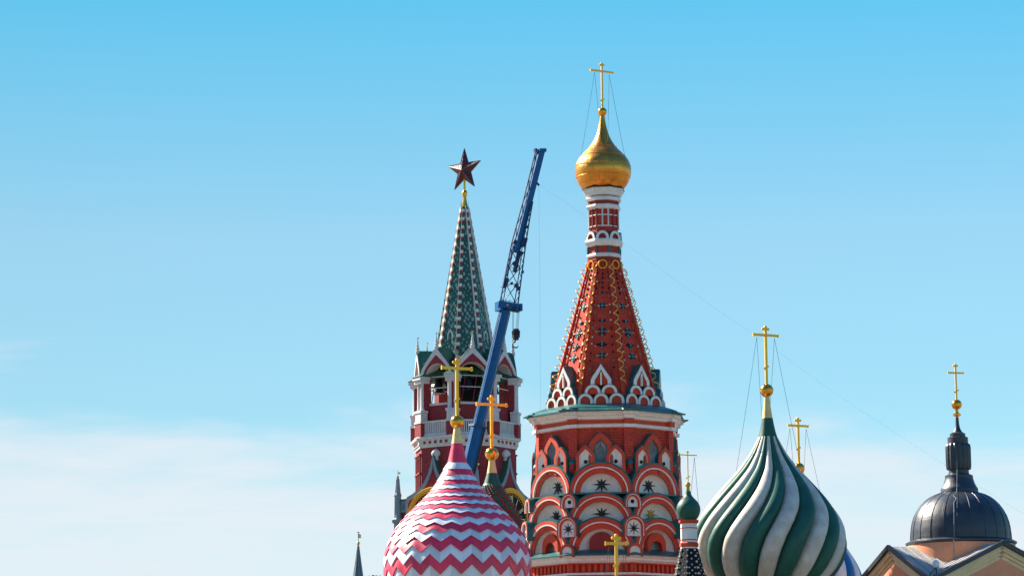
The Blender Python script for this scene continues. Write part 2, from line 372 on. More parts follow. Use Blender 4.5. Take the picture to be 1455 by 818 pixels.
def kokoshnik(par, th, ap, u0, z0, a, h, b, tip=0., line=True, star=0, starmat='black', fill='white', rimcol='red', hoodcol='teal',
              hood=1.6, ringw=.40, deep=.28, boss=None, dot=0, pw=2.2, k=1.5, fillname='niche', name='kokoshnik'):
    u, n = face(th)
    def L(d, w): return lift(arch(a - d, h, b - d, tip * max(0, 1 - .55*d/a), pw=pw, k=k), u, n, ap, u0, z0, w)
    mb = MB(); rw = ringw * a
    d1, d2 = .36 * rw, .47 * rw
    if line:
        mb.ring(L(0, 0), L(d1, 0), n * -.5)
        mb.ring(L(d2, -.15), L(rw, -.15), n * -.5)
    else:
        mb.ring(L(0, 0), L(rw, 0), n * -.5)
    ob = mb.build(name, M[rimcol], par, 40)
    if line:
        t = MB(); t.ring(L(d1 - .003, .012), L(d2 + .003, .012), n * -.4); t.build('trim_line', M['white'], ob, 40)
    # hollow
    t = MB(); o2 = arch(a - rw, h, b - rw, tip * max(0, 1 - .55*rw/a), pw=pw, k=k); c = (0, (h + b - rw) * .30); rows = 6; vs = []
    w0 = -.15 if line else 0.
    m_ = len(o2)
    for j in range(rows + 1):
        q = math.cos(math.pi / 2 * j / rows); dep = w0 - .02 - .06*a - deep * a * math.sin(math.pi / 2 * j / rows)
        if j == 0: vs += lift(o2, u, n, ap, u0, z0, w0)
        vs += lift([(c[0] + (x - c[0]) * max(q, .02), c[1] + (y - c[1]) * max(q, .02)) for x, y in o2], u, n, ap, u0, z0, dep)
    fs = [(j*m_ + i, j*m_ + (i+1) % m_, (j+1)*m_ + (i+1) % m_, (j+1)*m_ + i) for j in range(rows + 1) for i in range(m_)]
    t.add(vs, fs); t.build(fillname, M[fill], ob, 50, recalc=False)
    # metal hood running back into the body
    t = MB(); t.ring(L(-.05 * a - .02, -.07), L(.08 * a, -.07), n * -hood); t.build('hood', M[hoodcol], ob, 40)
    zc = z0 + (h + b - rw) * .48
    if star:
        t = MB(); cpt = n * (ap + w0 - .06*a - deep * a * .80) + u * u0 + ZV * zc
        pts = [cpt + u * x + ZV * y for x, y in star_pts(8, star, star * .27)]
        k_ = len(pts); t.add(pts + [p + n * -.08 for p in pts] + [cpt + n * .07], [(i, (i+1) % k_, 2*k_) for i in range(k_)] + [(i, k_+i, k_+(i+1) % k_, (i+1) % k_) for i in range(k_)])
        t.build('star', M[starmat], ob)
    if dot:
        t = MB(); zc = z0 + (h + b - rw) * .55; cpt = n * (ap + w0 - .06*a - deep * a * .85) + u * u0 + ZV * zc
        t.torus(cpt, u, ZV, dot, dot * .35, n=14); t.prism([cpt + u*(dot*math.cos(i*.6283)) + ZV*(dot*math.sin(i*.6283)) for i in range(10)], n * -.1)
        t.build('round_vent', M['void'], ob, 40)
    if boss:
        kind, rr = boss
        o3 = [(x*rr, y*rr) for x, y in arch(1, .85, .95)]
        t = MB()
        if kind == 'blind':
            t.prism(lift(o3, u, n, ap, u0, z0 + .05, w0 - deep*a*.55), n * -.8); t.build('blind_window', M['darkred'], ob, 40)
        else:
            t.ring(lift(o3, u, n, ap, u0, z0 + .05, w0 - deep*a*.35), lift([(x*.62, y*.62) for x, y in o3], u, n, ap, u0, z0 + .05, w0 - deep*a*.35), n * -.9)
            t.build('window_ring', M['red'], ob, 40)
            t = MB(); t.prism(lift([(x*.66, y*.66) for x, y in o3], u, n, ap, u0, z0 + .05, w0 - deep*a*1.0), n * -.1); t.build('window_pane', M['glass'], ob)
    return ob

def cross(par, T, x0, ytop, ybot, ybar, half, thick, yfoot, foot, rot=27, mname='crossgold', knobs=True):
    """upright gilded cross; sizes in photo pixels, built in metres"""
    mb = MB(); rr = R(rot); u = V((math.cos(rr), math.sin(rr), 0)); n = V((math.sin(rr), -math.cos(rr), 0))
    s = T.m(1, ybar); t = thick * s / 2; zt, zb, zr, zf = T.z(ytop), T.z(ybot), T.z(ybar), T.z(yfoot)
    c = V((0, 0, 0)); hh = half * s / math.cos(rr)
    mb.box(c + ZV * ((zt + zb) / 2), u, n, ZV, t, t * .7, (zt - zb) / 2)
    mb.box(c + ZV * zr, u, n, ZV, hh, t * .62, t * .95)
    if knobs:
        for e in (-1, 1): mb.box(c + ZV * zr + u * (e * hh), u, n, ZV, t * .5, t * .8, t * 1.35)
        zk = zt - t * 1.6
        mb.box(c + ZV * zk, u, n, ZV, t * 2.6, t * .66, t * .9)
        for e in (-1, 1): mb.ball(c + ZV * zk + u * (e * t * 2.4), t * 1.05, 8)
        mb.ball(c + ZV * zt, t * 1.25, 8)
    d = (u * 1.0 + ZV * .55).normalized(); e = n.cross(d)
    mb.box(c + ZV * zf, d, n, e, foot * s, t * .64, t * .8)
    return mb.build('cross', M[mname], par, 30)

def guys(par, T, ybar, off, targets, rot=27, r=.014):
    rr = R(rot); u = V((math.cos(rr), math.sin(rr), 0)); s = T.m(1, ybar); zr = T.z(ybar)
    for side, rad, y, az in targets:
        p = u * (side * off * s / math.cos(rr)) + ZV * (zr - .12); a = R(az); rm = T.m(rad, y)
        q = V((rm * math.sin(a), -rm * math.cos(a), T.z(y)))
        mb = MB(); mb.tube([p.lerp(q, i / 8) - ZV * (.10 * math.sin(math.pi * i / 8)) for i in range(9)], r, 5)
        for i in range(1, 8): mb.ball(p.lerp(q, i / 8) - ZV * (.10 * math.sin(math.pi * i / 8)), r * 2.0, 6)
        mb.build('guy_wire', M['wire'], par)

def prof(T, pts): return [(T.m(r, y), T.z(y)) for r, y in pts]

def lathe_part(par, name, T, pts, mname, n=48, phase=0., smooth=40, sp=0):
    p = spline(pts, sp) if sp else pts
    mb = MB(); mb.lathe(prof(T, p), n, phase); return mb.build(name, M[mname], par, smooth)

def orb(par, T, y, r):
    mb = MB(); mb.ball(V((0, 0, T.z(y))), T.m(r, y), 28); rm = T.m(r, y)
    mb.lathe([(rm * 1.01, -rm * .07), (rm * 1.03, 0), (rm * 1.01, rm * .07)], 28, 0, 0, False, V((0, 0, T.z(y))))
    return mb.build('orb', M['gold'], par, 60)

# ================================================================== ground
g = MB()
gp = [V((6000 * math.cos(2*math.pi*i/64), 6000 * math.sin(2*math.pi*i/64), 0)) for i in range(64)]
g.add(gp, [tuple(range(64))]); go = g.build('ground', M['paving'], None); go['kind'] = 'structure'

# ================================================================== great tented tower
def tented_tower():
    T = Tower(862.5, 700, 250)
    t = thing('tented_church', 'tall red tented church tower wound with gold spirals under a gold onion dome', 'church tower', T.loc)
    s = T.m(1, 650); VA = 16.0; FC = (-96.5, -51.5, -6.5, 38.5, 83.5); VC = (-119, -74, -29, 16, 61, 106)
    C8 = math.cos(R(22.5))
    def oc(par, name, rows, mname, smooth=None, mis=None):
        """octagonal drum; rows of (apothem px, y px measured on the front face)"""
        mb = MB(); mb.lathe([(a * s / C8, T.z(y, a * s)) for a, y in rows], 8, VA, 0, True, V((0, 0, 0)), mis)
        return mb.build(name, M[mname] if not mis else [M[q] for q in mname], par, smooth)
    # lower drum
    mb = MB(); zb = T.z(813, 108*s); mb.lathe([(107*s/C8, 0), (107*s/C8, zb)], 8, VA); mb.build('drum', M['brick'], t)
    oc(t, 'frieze', [(108, 818), (108, 812), (104, 812), (104, 800), (110, 800), (110, 798)], 'red')
    mb = MB()
    for th in FC:
        u, n = face(th)
        for i in range(-5, 6): mb.box(n * (105.5*s) + u * (i * 8.4*s) + ZV * T.z(806, 106*s), u, n, ZV, 2.2*s, 2.5*s, 5.2*s)
    mb.build('dentils', M['red'], t)
    oc(t, 'string_course', [(110, 815), (110, 812)], 'white')
    oc(t, 'lower_cornice', [(109, 799), (110, 797), (113, 795), (113, 792), (116, 790), (116, 787.5)], 'white')
    oc(t, 'eave', [(119, 787.5), (119, 786.2), (108, 781), (84, 776)], 'teal')
    # green body carrying the arches
    oc(t, 'arch_body', [(84, 788), (84, 742), (82, 700), (82, 672), (92, 668), (92, 655)], 'teal')
    oc(t, 'ledge', [(109, 743), (109, 741), (82, 740)], 'teal'); oc(t, 'ledge', [(105, 700.5), (105, 698.5), (81, 697.5)], 'teal')
    rows = [(112, 786, 45.5, 3.5, 46.5), (108.5, 742, 44, 0, 41.5), (104.5, 699, 43, 0, 41.5)]
    for th in FC:
        for j, (ap, yb, a, h, b) in enumerate(rows):
            z0 = T.z(yb, ap * s)
            kw = {}
            if j == 0: kw['boss'] = ('window', 17*s) if abs(th - 38.5) < 1 or abs(th + 51.5) < 1 else ('blind', 17*s)
            else:
                kw['star'] = 13.5*s; kw['starmat'] = 'ochre' if (j == 1 and th == 38.5) else 'black'
            kokoshnik(t, th, ap*s, 0, z0, a*s, h*s, b*s, ringw=(.32, .27, .33)[j], deep=.26, hood=1.9, **kw)
    for th in VC[1:]:
        kokoshnik(t, th, 118.5*s, 0, T.z(718.5, 118.5*s), 12.2*s, 5*s, 14.5*s, ringw=.42, deep=.10, hood=1.9, dot=2.1*s)
        kokoshnik(t, th, 123*s, 0, T.z(760, 123*s), 15*s, 13*s, 15*s, ringw=.34, deep=.05, hood=2.2, star=10*s)
        kokoshnik(t, th, 123.5*s, 0, T.z(789, 123.5*s), 11*s, 7*s, 11*s, line=False, ringw=.30, deep=.05, hood=1.7)
    # octagonal brick wall with pilasters
    oc(t, 'wall', [(92, 672), (92, 603)], 'brick')
    R1 = 92 / C8 * s
    for th in VC[1:]:
        u, n = face(th); z0, z1 = T.z(668, 98*s), T.z(604, 98*s); mb = MB()
        mb.box(n * (R1 - 2*s) + ZV * ((z0 + z1)/2), u, n, ZV, 6.8*s, 5*s, (z1 - z0)/2); mb.build('pilaster', M['brick'], t)
        zz = T.z(661, 103*s); mb = MB()
        mb.lathe([(3*s, -5*s), (5*s, -4*s), (4.5*s, -2*s), (4.5*s, 3*s), (5.2*s, 4*s)], 12, 0, 0, True, n * (R1 + 4*s) + ZV * zz)
        po = mb.build('corner_post', M['darkred'], t, 40); mb = MB()
        mb.lathe([(5.6*s, 4*s), (5.6*s, 5*s), (4*s, 9*s), (2*s, 11*s)], 12, 0, 0, True, n * (R1 + 4*s) + ZV * zz); mb.build('post_cap', M['teal'], po, 40)
    for th in FC:
        kokoshnik(t, th, 101*s, 0, T.z(660, 101*s), 16*s, 26*s, 13*s, tip=7*s, line=False, ringw=.42, deep=.34, fill='glass', hood=1.2, name='dormer', fillname='window_pane', pw=1.3, k=1.2)
        for e in (-1, 1):
            kokoshnik(t, th, 103.2*s, e * 21*s, T.z(670, 103.2*s), 13*s, 22*s, 10.5*s, tip=5.5*s, line=False, ringw=.33, deep=.3, dot=2.0*s, hood=1.25, name='pointed_niche', fillname='niche', pw=1.2, k=1.15)
    # main cornice
    oc(t, 'string_course', [(93, 606.5), (96.5, 605.5), (98, 603), (98, 601.8), (94, 600.5)], 'white')
    oc(t, 'frieze', [(94, 601), (94, 593)], 'red')
    oc(t, 'cornice', [(94, 595), (97, 593.5), (98, 590.5), (102, 588), (102, 586.5), (106, 584.2), (106, 582.6)], 'white')
    for th in VC[1:]:
        u, n = face(th); R2 = 96 / C8 * s
        for y0, y1, ex, hw, mname, nm in ((606, 601.3, 3.5, 8.4, 'white', 'string_break'), (600.5, 593.5, 1.2, 7, 'red', 'frieze_break'), (593.3, 588.4, 5, 8.6, 'white', 'cornice_break'), (588.2, 583.6, 9, 10.5, 'white', 'cornice_break'), (582.9, 581.0, 15.5, 13, 'teal', 'eave_break'), (581.2, 578.6, 8, 11.5, 'teal', 'eave_break')):
            z0, z1 = T.z(y0, 100*s), T.z(y1, 100*s); mb = MB()
            mb.box(n * (R2 - 5*s + ex*s/2) + ZV * ((z0+z1)/2), u, n, ZV, hw*s, (5 + ex/2)*s, (z1-z0)/2); mb.build(nm, M[mname], t)
    oc(t, 'eave', [(107, 582.8), (110, 582.4), (110, 581), (103, 577.5), (103, 576.8), (84, 572), (70, 570)], 'teal')
    # tiers of small white arches round the foot of the tent
    for th in FC:
        for i in (-1, 0, 1):
            kokoshnik(t, th, 83*s, i * 22*s, T.z(572.5, 83*s), 10.6*s, 3.5*s, 11*s, line=False, ringw=.34, deep=.15, fill='red', rimcol='white', hood=1.0, fillname='panel')
        for i in (-.5, .5):
            kokoshnik(t, th, 80.5*s, i * 23.5*s, T.z(559, 80.5*s), 11*s, 2.5*s, 11*s, line=False, ringw=.34, deep=.15, fill='red', rimcol='white', hood=1.1, fillname='panel')
        kb = kokoshnik(t, th, 78.5*s, 0, T.z(546, 78*s), 14.5*s, 5*s, 12*s, tip=13*s, line=False, ringw=.36, deep=.15, fill='red', rimcol='white', hood=2.6, fillname='panel', pw=1.7, k=1.1)
        u, n = face(th); z0 = T.z(546, 78*s); mb = MB(); mb.box(n * (77.5*s) + ZV * (z0 + 9*s), u, n, ZV, 1.1*s, 1.6*s, 9*s); mb.build('mullion', M['white'], kb)
    # tent
    def tr(y): return (21.5 + (y - 370) * .288) * s      # circumradius on the axis
    ya, yb_ = 370, 574
    za, zb_ = T.z(ya), T.z(yb_)
    mb = MB(); mb.lathe([(tr(yb_), zb_), (tr(ya), za)], 8, VA)
    for k in range(8):
        th = VA + 45 * k; u, n = face(th)
        mb.beam(n * tr(yb_) + ZV * zb_, n * tr(ya) + ZV * za, 2.6*s, 1.6*s, n)
        uf, nf = face(th + 22.5)
        for e in (-1, 1):
            p = nf * (tr(yb_) * C8) + uf * (e * tr(yb_) * .22) + ZV * zb_; q = nf * (tr(ya) * C8) + uf * (e * tr(ya) * .22) + ZV * za
            mb.beam(p, q, .9*s, 1.2*s, nf)
    # glazed studs and rosettes, one set for each face of the tent
    def tp(th, y, x, w=0.):
        u, n = face(th); r = tr(y)
        sl = V((0, 0, .31)) + n * .95
        return n * (r * C8) + ZV * T.z(y) + u * (x*s) + sl * w, u, n, sl.normalized()
    rnd = random.Random(3)
    for th in FC:
        def stud(y, x, h, mi, w=.04, hv=None):
            c, u, n, nn = tp(th, y, x); v = nn.cross(u); mb.box(c, u, v, nn, h*s, (hv or h)*s, w + .05, mi + 1)
        for i in range(13):
            y = 392 + i * 11.6; hwid = (21.5 + (y-370)*.288) * .383
            for e in (-1, 1):
                stud(y + rnd.uniform(-1, 1), e * hwid * .66, 1.15, rnd.choice((0, 1, 0, 2, 1)))
        for y in (386, 393, 399, 406, 413, 421): stud(y, 0, .9, 1, hv=1.9)
        for y, L_ in ((440, 6.5), (462, 3.5), (478, 9.5), (497, 6), (513, 7)):
            stud(y, 0, 1.4, 0, .09)
            for e in (-1, 1):
                c, u, n, nn = tp(th, y, 0); v = nn.cross(u)
                for dx, dy, mi in ((e, 0, 0 if L_ > 6 else 1), (0, e, 0), (e*.6, .6, 1), (e*.6, -.6, 1)):
                    dr = (u*dx + v*dy).normalized(); pr = nn.cross(dr); q = c + dr*(L_*.62*s); lw = .95*s
                    mb.prism([c + dr*(1.4*s) - nn*.02, q + pr*lw - nn*.02, c + dr*(L_*s*(1 if abs(dx)+abs(dy) == 1 else .72)) - nn*.02, q - pr*lw - nn*.02], nn*.12, mi + 1)
                stud(y, e*L_*.95, 1.1, 3 if L_ > 6 else 1, .08)
        for i in range(10):
            stud(rnd.uniform(400, 520), rnd.uniform(-.75, .75)*(21.5 + 45*.288)*.38, .8, rnd.choice((0, 1, 1, 2)))
    mb.build('tent', [M['tentred'], M['tealtile'], M['navytile'], M['creamtile'], M['ochre']], t)
    # gilded spirals on the tent's edges
    for th in VC:
        u, n = face(th); mb = MB(); N = 420; turns = 13; p0 = n * tr(556) + ZV * T.z(556); p1 = n * tr(379) + ZV * T.z(379)
        d = (p1 - p0).normalized(); e1 = u; e2 = d.cross(u).normalized()
        if e2.dot(n) < 0: e2 = -e2
        vs = []
        for i in range(N + 1):
            q = i / N; a = 2*math.pi*turns*q; rad = (3.9 - .8*q)*s
            rd = e1*math.cos(a) + e2*math.sin(a); c = p0.lerp(p1, q) + e2*(5.2*s) + rd*rad
            for aw, rw in ((-1, -1), (1, -1), (1, 1), (-1, 1)): vs.append(c + d*(aw*.80*s) + rd*(rw*.34*s))
        mb.add(vs, [(4*i + j, 4*i + (j+1) % 4, 4*i + 4 + (j+1) % 4, 4*i + 4 + j) for i in range(N) for j in range(4)])
        mb.build('gilded_spiral', M['paleribbon'], t, 40)
    # lantern drum
    def ol(name, rows, mname, n=8):
        mb = MB(); mb.lathe([(r*s, T.z(y)) for r, y in rows], n, VA); return mb.build(name, M[mname], t, 20)
    ol('tent_collar', [(25, 372), (25, 366)], 'darkred')
    for th in FC:
        u, n = face(th); mb = MB(); mb.torus(n * (25*s) + ZV * T.z(374.5, 25*s), u, ZV, 6.0*s, 1.15*s); mb.build('gilded_ring', M['paintgold'], t, 60)
    ol('moulding', [(25, 367.5), (26.5, 366), (26.5, 364), (25, 362)], 'white')
    ol('lantern_wall', [(24, 363), (24, 349)], 'brick')
    ol('lantern_cornice', [(25, 352), (27, 350), (28.8, 346), (28.8, 344), (27, 342)], 'white')
    for th in FC:
        kokoshnik(t, th, 25.5*s, 0, T.z(342.5, 26*s), 9.3*s, 6*s, 10.4*s, line=False, ringw=.40, deep=.3, fill='darkred', rimcol='white', hood=.8, fillname='panel')
    for th in VC:
        u, n = face(th); mb = MB(); mb.box(n*(24*s) + ZV*T.z(353, 24*s), u, n, ZV, 1.6*s, 1.6*s, 5*s); mb.build('lantern_pilaster', M['teal'], t)
    ol('lantern_drum', [(21.5, 343), (21.5, 281)], 'brick')
    for k in range(16):
        th = VA + 22.5 * k
        if -120 < ((th + 180) % 360) - 180 < 120:
            u, n = face(th); rr = 21.5 if k % 2 == 0 else 21.5 * C8
            mb = MB(); mb.lathe([(1.6*s, T.z(325)), (1.2*s, T.z(322)), (1.2*s, T.z(302)), (1.7*s, T.z(299.5))], 8, 0, 0, True, n*((rr + .5)*s))
            mb.build('colonnette', M['darkred'] if k % 3 else M['stone'], t, 50)
    for y in (308, 323.5): ol('rail', [(22.8, y + .7), (22.8, y - .7)], 'white')
    ol('moulding', [(22.5, 299.5), (25, 298), (26, 295.5), (25, 293)], 'white')
    ol('band', [(23.5, 293.5), (23.5, 287)], 'darkred')
    ol('moulding', [(24.5, 287.5), (26.3, 286), (27, 283.5), (25.5, 282)], 'white')
    ol('top_cornice', [(25, 280.5), (27.5, 278.5), (28.5, 275.5), (31, 273), (31.5, 270.5), (29, 268.5)], 'white')
    ol('cornice_flashing', [(32.4, 270.6), (32.4, 269.8), (28, 268)], 'black')
    d = lathe_part(t, 'onion_dome', T, [(27, 270), (31, 266.5), (36.5, 258), (39.6, 248), (40, 241), (38.2, 232.5), (34.5, 225.5), (28.5, 218.5), (21.5, 211.5), (15, 203), (10.2, 194), (6.8, 184), (4.6, 174), (3.2, 164)], 'domegold', 72, sp=5, smooth=60)
    mb = MB()
    for y, r in ((236.5, 39.4), (222.5, 32.3), (209.5, 19.9), (252.5, 38.6)):
        mb.lathe([(T.m(r, y) + .012, T.z(y + .45)), (T.m(r, y) + .035, T.z(y)), (T.m(r, y) + .012, T.z(y - .45))], 72, 0, 0, False)
    mb.build('sheet_seams', M['domegold'], d, 60)
    orb(t, T, 158.7, 6.5)
    cross(t, T, 856, 90, 153, 101, 16, 2.6, 141.5, 3.6, rot=28)
    guys(t, T, 102, 10.5, ((-1, 31, 221, -85), (-1, 18, 207, 180), (1, 31, 221, 85), (1, 19, 208, 20)), rot=28)
tented_tower()

# ================================================================== zigzag dome
def zigzag():
    T = Tower(650, 720, 228)
    t = thing('domed_chapel', 'onion dome striped in crimson and white zigzags, gold cross on top', 'church dome', T.loc)
    tab = [(r, y) for r, y in [(14.5, 657.5), (18.5, 664), (22, 671), (28.5, 682), (37, 694), (47.5, 705.5), (60, 717), (72.5, 729), (83.5, 741.5), (91.8, 753), (98, 765), (102.5, 777), (105, 789.5), (106, 803), (105, 818), (101, 833), (94, 848), (83, 862), (72, 872)]]
    sp = [(y, r - min(2.8, max(0, (r - 20) * .06))) for r, y in spline(tab, 6)]
    yb = [657.5, 667, 675.5, 683, 689.5, 696, 702, 707.5, 713.5, 719.5, 726, 733, 741, 750, 760, 771.5, 785, 799.5, 815, 831, 846, 859, 870]
    def amp(y): return lerp_table([(657, .2), (690, .5), (720, 1.1), (745, 2.2), (765, 3.8), (780, 5.3), (797, 6.9), (830, 7.2), (870, 3)], y)
    teeth = 22; N = teeth * 6; mb = MB()
    def tri(i):
        q = (i % 6) / 6.0; return 4 * abs(q - .5) - 1
    zc = {}; tones = []; trnd = random.Random(11)
    def zz(y):
        k = round(y, 2)
        if k not in zc: zc[k] = T.z(k)
        return zc[k]
    for k in range(len(yb) - 1):
        vs = []; rows = 5
        lip = T.m(1.0 + min(1.3, k * .09), yb[k])
        for j in range(rows):
            for i in range(N):
                yt = yb[k] + amp(yb[k]) * tri(i); ye = yb[k+1] + amp(yb[k+1]) * tri(i)
                q = j / (rows - 2) if j < rows - 1 else 1.0
                y = yt + (ye - yt) * q
                r = T.m(lerp_table(sp, y), 750) + (lip * q if j < rows - 1 else -.05)
                a = 2*math.pi*i/N + R(4)
                vs.append(V((r*math.sin(a), -r*math.cos(a), zz(y))))
        mb.add(vs, [(j*N + i, j*N + (i+1) % N, (j+1)*N + (i+1) % N, (j+1)*N + i) for j in range(rows - 1) for i in range(N)], k % 2)
        tt = [trnd.uniform(.80, 1.12) for _ in range(teeth * 2)]
        tones += [tt[((i + 0) // 3) % (teeth * 2)] for j in range(rows - 1) for i in range(N)]
    ob = mb.build('onion_dome', [M['ztile'], M['pink']], t, 28, recalc=False)
    at = ob.data.attributes.new('tone', 'FLOAT', 'FACE'); at.data.foreach_set('value', tones)
    lathe_part(t, 'spire_neck', T, [(14.8, 658.5), (14.2, 657), (12.4, 650), (10.3, 641), (8.9, 635), (7.8, 629)], 'pinkneck', 32)
    lathe_part(t, 'gilded_neck', T, [(8.2, 629.6), (7.9, 628), (6.3, 618), (5.2, 610), (4.4, 606)], 'neckgold', 32)
    orb(t, T, 598.5, 9.9)
    cross(t, T, 644, 511, 590, 522.5, 21, 4.2, 567, 4.2, rot=24)
    mb = MB(); mb.lathe([(T.m(70), 0), (T.m(70), T.z(905)), (T.m(76), T.z(900)), (T.m(78), T.z(888)), (T.m(66), T.z(872))], 48); mb.build('drum', M['brick'], t, 30)
zigzag()

# ================================================================== studded dome behind it
def studded():
    T = Tower(699, 670, 262)
    t = thing('domed_chapel', 'dark green onion dome studded with red spikes, gold cross above', 'church dome', T.loc)
    tab = [(12, 686.5), (15.5, 692), (20, 700), (26.5, 711), (34, 724), (43, 741), (52, 758), (58, 775), (60, 792), (57, 810), (48, 826), (38, 836)]
    sp = [(y, r) for r, y in spline(tab, 6)]
    mb = MB(); mb.lathe([(T.m(r, y), T.z(y)) for y, r in sp], 48)
    n = 26; y = 690.0; j = 0
    while y < 828:
        r = lerp_table(sp, y); size = max(1.5, min(4.2, r * .105)); dr = (lerp_table(sp, y + 2) - lerp_table(sp, y - 2)) / 4
        for i in range(n):
            a = 2*math.pi*i/n + j * .085
            u = V((math.cos(a), math.sin(a), 0)); rad = V((math.sin(a), -math.cos(a), 0)); nn = (rad + ZV * dr).normalized(); v = nn.cross(u)
            c = rad * T.m(r, y) + ZV * T.z(y); h = T.m(size, y)
            mb.add([c + u*h*sx + v*h*sy - nn*.03 for sx, sy in ((-1, -1), (1, -1), (1, 1), (-1, 1))] + [c + nn*(h*1.25) - ZV*(h*.35)], [(0, 1, 4), (1, 2, 4), (2, 3, 4), (3, 0, 4)], 1 if (i + 0) % 2 == 0 else 2)
        y += size * 1.75; j += 1
    mb.build('onion_dome', [M['swgreen'], M['darkred'], M['kgreen']], t, 30)
    lathe_part(t, 'spire_neck', T, [(12.4, 688), (12, 686.5), (9.4, 679), (7.2, 671)], 'swgreen', 32)
    lathe_part(t, 'gilded_neck', T, [(7.4, 671.5), (7, 670), (5.4, 661), (4.4, 653)], 'neckgold', 32)
    orb(t, T, 644, 9.7)
    cross(t, T, 699, 563, 636, 574, 21, 4.0, 618, 4.2, rot=24)
    mb = MB(); mb.lathe([(T.m(42), 0), (T.m(42), T.z(845)), (T.m(48), T.z(842)), (T.m(48), T.z(836)), (T.m(36), T.z(834))], 40); mb.build('drum', M['brick'], t, 30)
studded()

# ================================================================== swirled domes
def lobed(par, T, tab, twist, n_lobes, mats, bulge, seg=10, off=0.):
    rows = spline(tab, 7); N = n_lobes * seg; vs = []; mb = MB()
    for r, y in rows:
        rm = T.m(r, y); z = T.z(y); tw = lerp_table(twist, y)
        for i in range(N):
            q = (i % seg) / seg; b = math.sqrt(max(0, 1 - (2*q - 1)**2)); bb = bulge * min(1, r / 40 + .25)
            rr = rm * (1 - bb * .75 + bb * b); a = R(tw + off) + 2*math.pi*i/N
            vs.append(V((rr*math.sin(a), -rr*math.cos(a), z)))
    k = len(rows); b0 = len(mb.v); mb.v += vs
    for j in range(k - 1):
        for i in range(N):
            mb.f.append([b0 + j*N + i, b0 + j*N + (i+1) % N, b0 + (j+1)*N + (i+1) % N, b0 + (j+1)*N + i]); mb.mi.append((i // seg) % 2)
    mb.f.append([b0 + i for i in range(N)]); mb.mi.append(0)
    mb.f.append([b0 + (k-1)*N + i for i in range(N)]); mb.mi.append(0)
    return mb.build('onion_dome', mats, par, 50)

def swirl():
    T = Tower(1093, 720, 228)
    t = thing('domed_chapel', 'onion dome twisted in green and cream stripes, held by guy wires from its cross', 'church dome', T.loc)
    tab = [(13.5, 620), (15.5, 624), (20.5, 634), (28.5, 648), (42, 666), (55, 681), (68, 696), (80, 711), (90.5, 726), (98, 740), (103, 754.5), (105, 769), (104.3, 780), (102, 790), (97, 803), (88, 817), (74, 831), (60, 841)]
    tw = [(620, 45), (638, 43.5), (667, 41), (696, 34), (725, 25), (754, 14.5), (769, 9.5), (790, 4.5), (815, 0), (841, -5)]
    lobed(t, T, tab, tw, 20, [M['swgreen'], M['swwhite']], .155, 12)
    lathe_part(t, 'spire_neck', T, [(15, 625), (14.2, 622), (11.5, 613), (9.4, 603), (7.6, 593)], 'swgreen', 40)
    lathe_part(t, 'gilded_neck', T, [(7.8, 593.6), (7.4, 592), (5.6, 580), (4.5, 570), (3.8, 563)], 'neckgold', 32)
    orb(t, T, 554, 9.6)
    cross(t, T, 1087, 464, 546, 475.5, 18, 3.6, 521, 4.0, rot=24)
    guys(t, T, 477, 13, ((-1, 50, 690, -85), (-1, 12, 610, -150), (1, 50, 685, 75), (1, 14, 612, 170)), rot=24)
    mb = MB(); mb.lathe([(T.m(62), 0), (T.m(62), T.z(868)), (T.m(68), T.z(864)), (T.m(70), T.z(850)), (T.m(58), T.z(839))], 48); mb.build('drum', M['brick'], t, 30)
swirl()

def bluedome():
    T = Tower(1137, 740, 254)
    t = thing('domed_chapel', 'blue and white striped dome mostly hidden behind the green and cream one', 'church dome', T.loc)
    tab = [(8, 712), (12, 720), (20, 733), (34, 748), (50, 762), (62, 775), (72, 790), (80, 805), (85, 820), (87, 836), (85, 852), (76, 872), (62, 886)]
    lobed(t, T, tab, [(712, 30), (886, 0)], 24, [M['blue'], M['paleblue']], .05, 8, off=3)
    lathe_part(t, 'spire_neck', T, [(8.4, 714), (8, 711), (6, 697), (5, 688)], 'blue', 32)
    lathe_part(t, 'gilded_neck', T, [(5.2, 689), (4.8, 686), (3.6, 671)], 'neckgold', 32)
    orb(t, T, 664.5, 8.2)
    cross(t, T, 1133, 594, 657, 604, 14.5, 3.2, 636, 3.4, rot=24)
    guys(t, T, 606, 12, ((-1, 40, 755, -80), (-1, 9, 716, -160), (1, 40, 752, 85), (1, 20, 735, 170)), rot=24)
    mb = MB(); mb.lathe([(T.m(64), 0), (T.m(64), T.z(900)), (T.m(68), T.z(896)), (T.m(60), T.z(884))], 48); mb.build('drum', M['brick'], t, 30)
bluedome()

